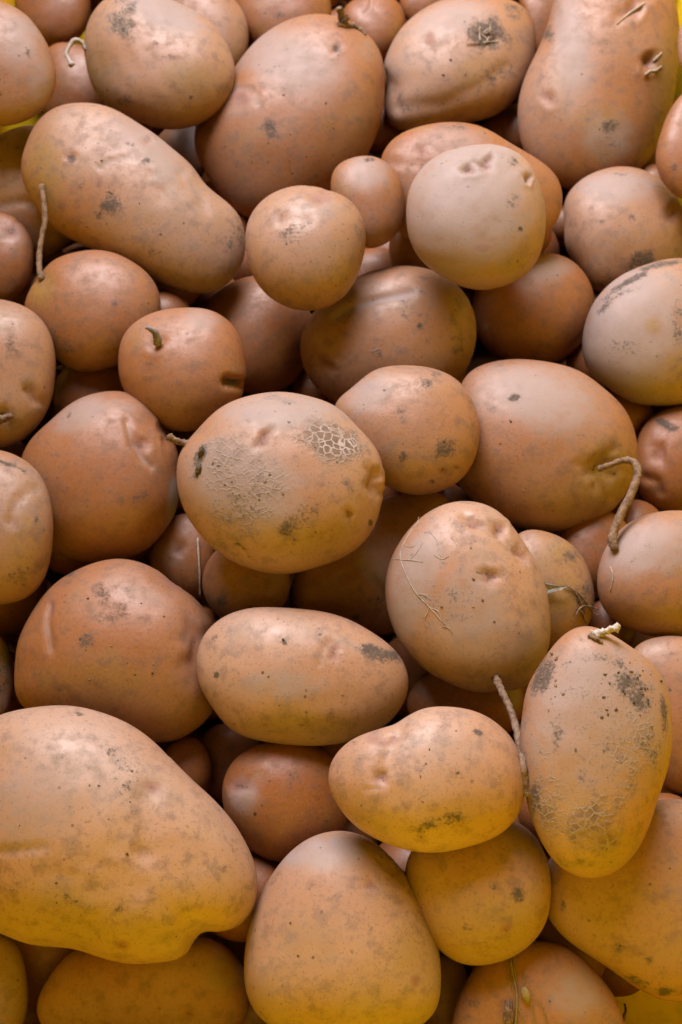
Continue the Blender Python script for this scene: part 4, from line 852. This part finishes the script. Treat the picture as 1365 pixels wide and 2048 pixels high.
def tube(P, rad, sides=9, rough=0.12, seed=0):
    """closed tapered tube through world points"""
    rg = np.random.RandomState(seed); P = np.asarray(P); n = len(P); v = []; f = []
    T = np.gradient(P, axis=0); T /= np.linalg.norm(T, axis=1)[:, None]+1e-12
    u = np.cross(T[0], [0.3, 0.5, 0.81]); u /= np.linalg.norm(u)
    for i in range(n):
        u = u - T[i]*(u @ T[i]); u /= np.linalg.norm(u); w_ = np.cross(T[i], u)
        for k in range(sides):
            a = 2*math.pi*k/sides; rr = rad[i]*(1+rough*rg.normal())
            v.append(P[i] + (u*math.cos(a)+w_*math.sin(a))*rr)
    for i in range(n-1):
        for k in range(sides):
            j = (k+1) % sides; f.append((i*sides+k, i*sides+j, (i+1)*sides+j, (i+1)*sides+k))
    v.append(P[0]-T[0]*rad[0]*0.5); v.append(P[-1]+T[-1]*rad[-1]*0.5)
    for k in range(sides):
        j = (k+1) % sides; f.append((len(v)-2, j, k)); f.append((len(v)-1, (n-1)*sides+k, (n-1)*sides+j))
    return np.array(v), f
def strand(pts, radii, start=-3, end=None, bow=0, clear=2.0, follow=False, n=6, sides=9, rough=0.12, seed=0, s=None, key=None):
    """a root drawn over the heap: pixels, radii in pixels; start/end: pixels in front of what lies there (end ('rel', k): relative to the start depth)"""
    q = catmull([(x, y) for x, y in pts], n); r = np.interp(np.linspace(0, 1, len(q)), np.linspace(0, 1, len(radii)), radii)*0.86
    t = np.linspace(0, 1, len(q)); d0 = dep_at(*q[0]); s = s or d0/FPX
    da = d0 - start*s
    if isinstance(end, tuple): db = da - end[1]*s
    else: db = dep_at(*q[-1]) - (end if end is not None else r[-1])*s
    if follow:
        hs = [hit(key, *p_) if key else dep_at(*p_) for p_ in q]
        for i in range(len(hs)):                         # past the outline: hold the last depth
            if hs[i] is None: hs[i] = next((h_ for h_ in hs[i:] if h_ is not None), None) or next((h_ for h_ in hs[i::-1] if h_ is not None), dep_at(*q[i]))
        dep = np.array(hs) - (clear+r*0.55)*s
    else:
        dep = da + (db-da)*t - bow*s*np.sin(np.pi*t)
        lim = np.array([dep_at(*p_) for p_ in q]) - (r+clear)*s
        k = np.clip(t*6, 0, 1)
        dep = np.minimum(dep, lim*k + dep*(1-k)) if end is None or not isinstance(end, tuple) else np.where(t < 0.35, np.minimum(dep, lim*k+dep*(1-k)), dep)
        dep = np.convolve(np.pad(dep, 3, 'edge'), np.ones(7)/7, 'valid')
    P = CAM + ray(q[:, 0], q[:, 1])*dep[:, None]
    return tube(P, r*s, sides, rough, seed)
def part(key, name, vf, mat):
    p = POTS[key]; v, f = vf
    return link(name, mesh(name, v - p.C, f), mat, THINGS[key])
def clod(key, name, px, py, rx, ry, lift, mat, seed, rough=0.25):
    p = POTS[key]; v, f = ico(3); rg = np.random.RandomState(seed)
    dis = np.ones(len(v))
    for _ in range(8):
        kd = rg.normal(size=3)*3; dis += rough*0.35*np.sin(v @ kd + rg.uniform(0, 6))
    c = CAM + ray(px, py)*((hit(key, px, py) or dep_at(px, py)) - lift*p.s)
    wv = c + (v*dis[:, None]*np.array([rx, ry, (rx+ry)/2])*p.s) @ np.array([RIGHT, UP, -FWD])
    return link(name, mesh_np(name, wv - p.C, f), mat, THINGS[key])

# pale hooked root
part('p5', 'root', strand([(172, 100), (163, 84), (149, 80), (138, 95), (133, 108), (139, 122), (145, 130)], [5, 4.5, 5, 4.5, 4, 4.5, 7.5], -2, ('rel', 26), seed=1), M_ROOT_PALE)
# root clod on the pear-shaped potato
part('p9', 'root_stub', strand([(688, 54), (687, 38), (682, 26), (678, 16)], [14, 12, 9, 8], -4, ('rel', 22), rough=0.28, seed=3), M_ROOT)
part('p9', 'root_collar', strand([(690, 50), (706, 52), (722, 60), (732, 70)], [7, 6, 6, 3], -1, follow=True, key='p9', rough=0.3, seed=4), M_ROOT)
# hairs on the scar
rg_ = random.Random(5)
for i in range(13):
    a = rg_.uniform(0, 6.28); l = rg_.uniform(14, 34); x0, y0 = 972+rg_.uniform(-12, 12), 74+rg_.uniform(-12, 12)
    part('p10', 'root_hair', strand([(x0, y0), (x0+l*.5*math.cos(a)+rg_.uniform(-4, 4), y0+l*.5*math.sin(a)), (x0+l*math.cos(a), y0+l*math.sin(a)*.9)], [1.7, 1.4, .9], follow=True, key='p10', clear=2, n=4, sides=5, seed=i), M_ROOT if i % 2 else M_HAIR)
# torn skin on the long top right potato
part('p11', 'skin_flap', strand([(1290, 150), (1300, 143), (1312, 141), (1324, 132)], [2, 3.2, 3, 1.5], follow=True, key='p11', clear=2, sides=6, seed=6), M_FLAP)
part('p11', 'skin_flap', strand([(1307, 122), (1315, 115), (1324, 105)], [3, 3.5, 1.5], follow=True, key='p11', clear=1, sides=6, seed=7), M_FLAP)
part('p11', 'skin_flap', strand([(1234, 48), (1255, 30), (1278, 14), (1290, 6)], [1.5, 3, 3.5, 2], follow=True, key='p11', clear=1, sides=6, seed=8), M_FLAP)
# tall thin root, left, and the stub at the lower end
part('p21', 'root', strand([(86, 560), (80, 540), (79, 515), (83, 480), (90, 440), (88, 400), (83, 370)], [9, 7, 6.5, 6.5, 6.5, 6, 6.5], -3, 10, seed=9), M_ROOT)
part('p21', 'root_stub', strand([(120, 738), (138, 737), (152, 732), (167, 730)], [9, 9, 7, 6], -2, ('rel', 8), rough=0.2, seed=10), M_ROOT)
part('p24', 'sprout', strand([(315, 690), (315, 677), (310, 665), (301, 658), (291, 655)], [10, 10, 8, 6, 3], -2, ('rel', 26), bow=4, seed=11, rough=0.08), M_ROOT_GREY)
part('p25', 'root_stub', strand([(-12, 838), (4, 838), (16, 834), (24, 832)], [10, 9, 8, 7], -2, ('rel', 14), seed=12, rough=0.2), M_ROOT)
part('p29', 'root_stub', strand([(376, 888), (362, 884), (350, 880), (338, 872)], [8, 7.5, 8, 9], -6, ('rel', 6), rough=0.22, seed=13), M_ROOT)
# long curved root
part('p31', 'root', strand([(1198, 938), (1225, 928), (1252, 920), (1272, 928), (1276, 950), (1264, 985), (1246, 1022), (1231, 1055), (1225, 1080), (1230, 1098)], [8, 7, 7.5, 8.5, 9, 9.5, 10, 10, 11, 9], -5, 10, bow=14, seed=14, rough=0.10, n=7), M_ROOT)
part('p33', 'root_hair', strand([(1221, 1133), (1226, 1150), (1224, 1168), (1220, 1182)], [1.3, 1.5, 1.3, 1], follow=True, key='p33', clear=1, sides=5, seed=15), M_HAIR)
for i, q in enumerate(([(1128, 1170), (1148, 1180), (1162, 1205), (1172, 1228)], [(1140, 1172), (1165, 1195), (1185, 1222), (1202, 1232)], [(1152, 1232), (1162, 1215), (1178, 1212), (1200, 1220)], [(1158, 1218), (1166, 1228), (1172, 1246)])):
    part('p34', 'root_hair', strand(q, [2, 2.4, 2, 1.2], follow=True, key='p34', clear=4, sides=5, seed=20+i), M_ROOT)
# straight root and the white hairs
part('p36', 'root', strand([(992, 1352), (1000, 1374), (1012, 1398), (1026, 1432), (1036, 1470), (1043, 1510), (1049, 1550), (1056, 1590)], [10, 8.5, 8, 8, 8.5, 8.5, 9, 9.5], -3, 18, clear=7, seed=30, rough=0.12, n=8), M_ROOT)
for i, q in enumerate(([(838, 1034), (834, 1048), (822, 1062), (810, 1083), (801, 1105), (805, 1130), (819, 1163), (834, 1188), (858, 1213), (882, 1240), (902, 1262)],
                       [(786, 1118), (805, 1119), (828, 1121), (846, 1124)], [(858, 1062), (872, 1078), (879, 1102), (886, 1126)], [(902, 1075), (913, 1087), (917, 1106)],
                       [(818, 1122), (834, 1104), (846, 1085)], [(848, 1196), (858, 1216), (850, 1238), (856, 1256)], [(868, 1110), (884, 1118), (898, 1112)], [(880, 1238), (886, 1252), (898, 1256), (906, 1268)],
                       [(836, 1188), (850, 1190), (862, 1200)], [(808, 1090), (822, 1094), (832, 1090)], [(862, 1216), (876, 1222), (884, 1238)])):
    part('p36', 'root_hair', strand(q, [.7]+[.95]*(len(q)-2)+[.55], follow=True, key='p36', clear=.3, sides=5, seed=40+i), M_HAIR)
# flaky root clod on the tall potato
part('p46', 'root_stub', strand([(1186, 1272), (1202, 1266), (1220, 1260), (1238, 1253)], [10, 9, 8, 11], -3, ('rel', 14), rough=0.34, seed=50), M_ROOT_PALE)
part('p46', 'root_collar', strand([(1178, 1270), (1192, 1278), (1205, 1284)], [5, 6, 4], follow=True, key='p46', rough=0.3, seed=51), M_ROOT)
rg_ = random.Random(8)
for i in range(46):
    x, y = (rg_.gauss(1262, 36), rg_.gauss(1375, 34)) if i % 3 else (rg_.gauss(1092, 16), rg_.gauss(1345, 30))
    clod('p46', 'soil_crumb', x, y, rg_.uniform(1.6, 4.2), rg_.uniform(1.4, 3.6), -0.8, M_SOILCLOD if i % 3 else M_ROOT, 60+i)
for key, x, y in (('p29', 404, 905), ('p29', 398, 938)):
    clod(key, 'soil_crumb', x, y, 6, 12, 0, M_SOILCLOD, 80+int(x))

rg_ = random.Random(21)
for key, n_ in (('p29', 9), ('p36', 7), ('p42', 6), ('p43', 9), ('p6', 8), ('p10', 6), ('p31', 6), ('p40', 9), ('p45', 5), ('p9', 6)):
    if key not in HAS_PARTS: continue
    p = POTS[key]
    for i in range(n_):
        a = rg_.uniform(0, 6.28); q = rg_.uniform(0.1, 0.8)
        clod(key, 'soil_crumb', p.c[0]+p.b*q*math.cos(a), p.c[1]+p.b*q*math.sin(a), rg_.uniform(1.2, 3), rg_.uniform(1.2, 2.6), -0.6, M_SOILCLOD if i % 2 else M_ROOT, 200+i)
def thing(name, label, cat, px, py):
    r = bpy.data.objects.new(name, None); C.objects.link(r); r.empty_display_size = 0.01
    r.location = CAM + ray(px, py)*dep_at(px, py); tag(r, label, cat); return r
def tpart(root, name, vf, mat):
    v, f = vf; return link(name, mesh(name, v - np.array(root.location), f), mat, root)
# thin stalk between the netted potato and the big smooth one
v, f = strand([(396, 1076), (398, 1115), (400, 1150), (401, 1192)], [2.4, 2.6, 2.6, 2.4], 4, 4, sides=7, rough=0.04)
c = v.mean(0); tag(link('straw', mesh('straw', v-c, f), M_ROOT_PALE, None, c), 'thin straight pale straw standing in the gap under the large netted potato', 'straw')
# pale dry flake
L = [(1086, 1166), (1100, 1168), (1118, 1172), (1140, 1170), (1122, 1180), (1104, 1186), (1088, 1190)]
dmin = min(dep_at(x, y) for x, y in L)
top = [CAM + ray(x, y)*(dep_at(1110, 1178) - (14+6*math.sin(x*.13))*POTS['p34'].s) for x, y in L]
bot = [t_ + FWD*0.0004 for t_ in top]; n_ = len(L)
v = np.array(top+bot); f = [tuple(range(n_))[::-1], tuple(range(n_, 2*n_))] + [(i, (i+1) % n_, n_+(i+1) % n_, n_+i) for i in range(n_)]
c = v.mean(0); tag(link('dry_leaf', mesh('dry_leaf', v-c, f, False), M_FLAKE, None, c), 'small pale dry leaf flake on the yellowish potato', 'leaf')
# dry grass sprig at the bottom edge
g = thing('grass_sprig', 'dry yellow grass sprig with a seed pod lying at the bottom edge', 'grass', 1035, 1990)
tpart(g, 'stalk', strand([(1020, 1908), (1026, 1945), (1033, 1980), (1034, 2015), (1030, 2060)], [2, 2.6, 3, 3, 3], follow=True, clear=3, sides=6, seed=90), M_STRAW)
for i, q in enumerate(([(1028, 1905), (1030, 1940), (1036, 1975)], [(1062, 1988), (1080, 2005), (1092, 2030), (1098, 2055)], [(1058, 1995), (1068, 2020), (1070, 2055)], [(1035, 2010), (1046, 2035), (1052, 2055)], [(1045, 1975), (1050, 1960), (1046, 1940)], [(1022, 1925), (1016, 1950), (1028, 1985)])):
    tpart(g, 'awn', strand(q, [1, 1.4, .9], follow=True, clear=4, sides=5, seed=91+i), M_STRAW)
v, f = ico(3); P_ = POTS['p53']; c = CAM + ray(1052, 1990)*(dep_at(1052, 1990) - 8*P_.s)
rot = np.array([[math.cos(.3), math.sin(.3), 0], [-math.sin(.3), math.cos(.3), 0], [0, 0, 1]])
wv = c + ((v*np.array([9, 17, 7])*P_.s) @ rot) @ np.array([RIGHT, UP, -FWD])
tpart(g, 'seed_pod', (wv, f), M_STRAW)
v, f = ico(3); c = CAM + ray(1018, 2030)*(dep_at(1018, 2030) - 5*P_.s)
rg = np.random.RandomState(3); dis = 1+0.25*np.sin(v @ (rg.normal(size=3)*6))+0.2*np.sin(v @ (rg.normal(size=3)*9))
tpart(g, 'husk', (c + (v*dis[:, None]*np.array([10, 26, 7])*P_.s) @ np.array([RIGHT, UP, -FWD]), f), M_ROOT)
v, f = strand([(1246, 2046), (1248, 2034), (1252, 2022), (1250, 2008)], [4, 4, 3, 2], 3, 4, rough=0.3, sides=7, seed=99)
c = v.mean(0); tag(link('root_fragment', mesh('root_fragment', v-c, f), M_ROOT, None, c), 'tiny dark root fragment on the bare crate at the lower right', 'root')
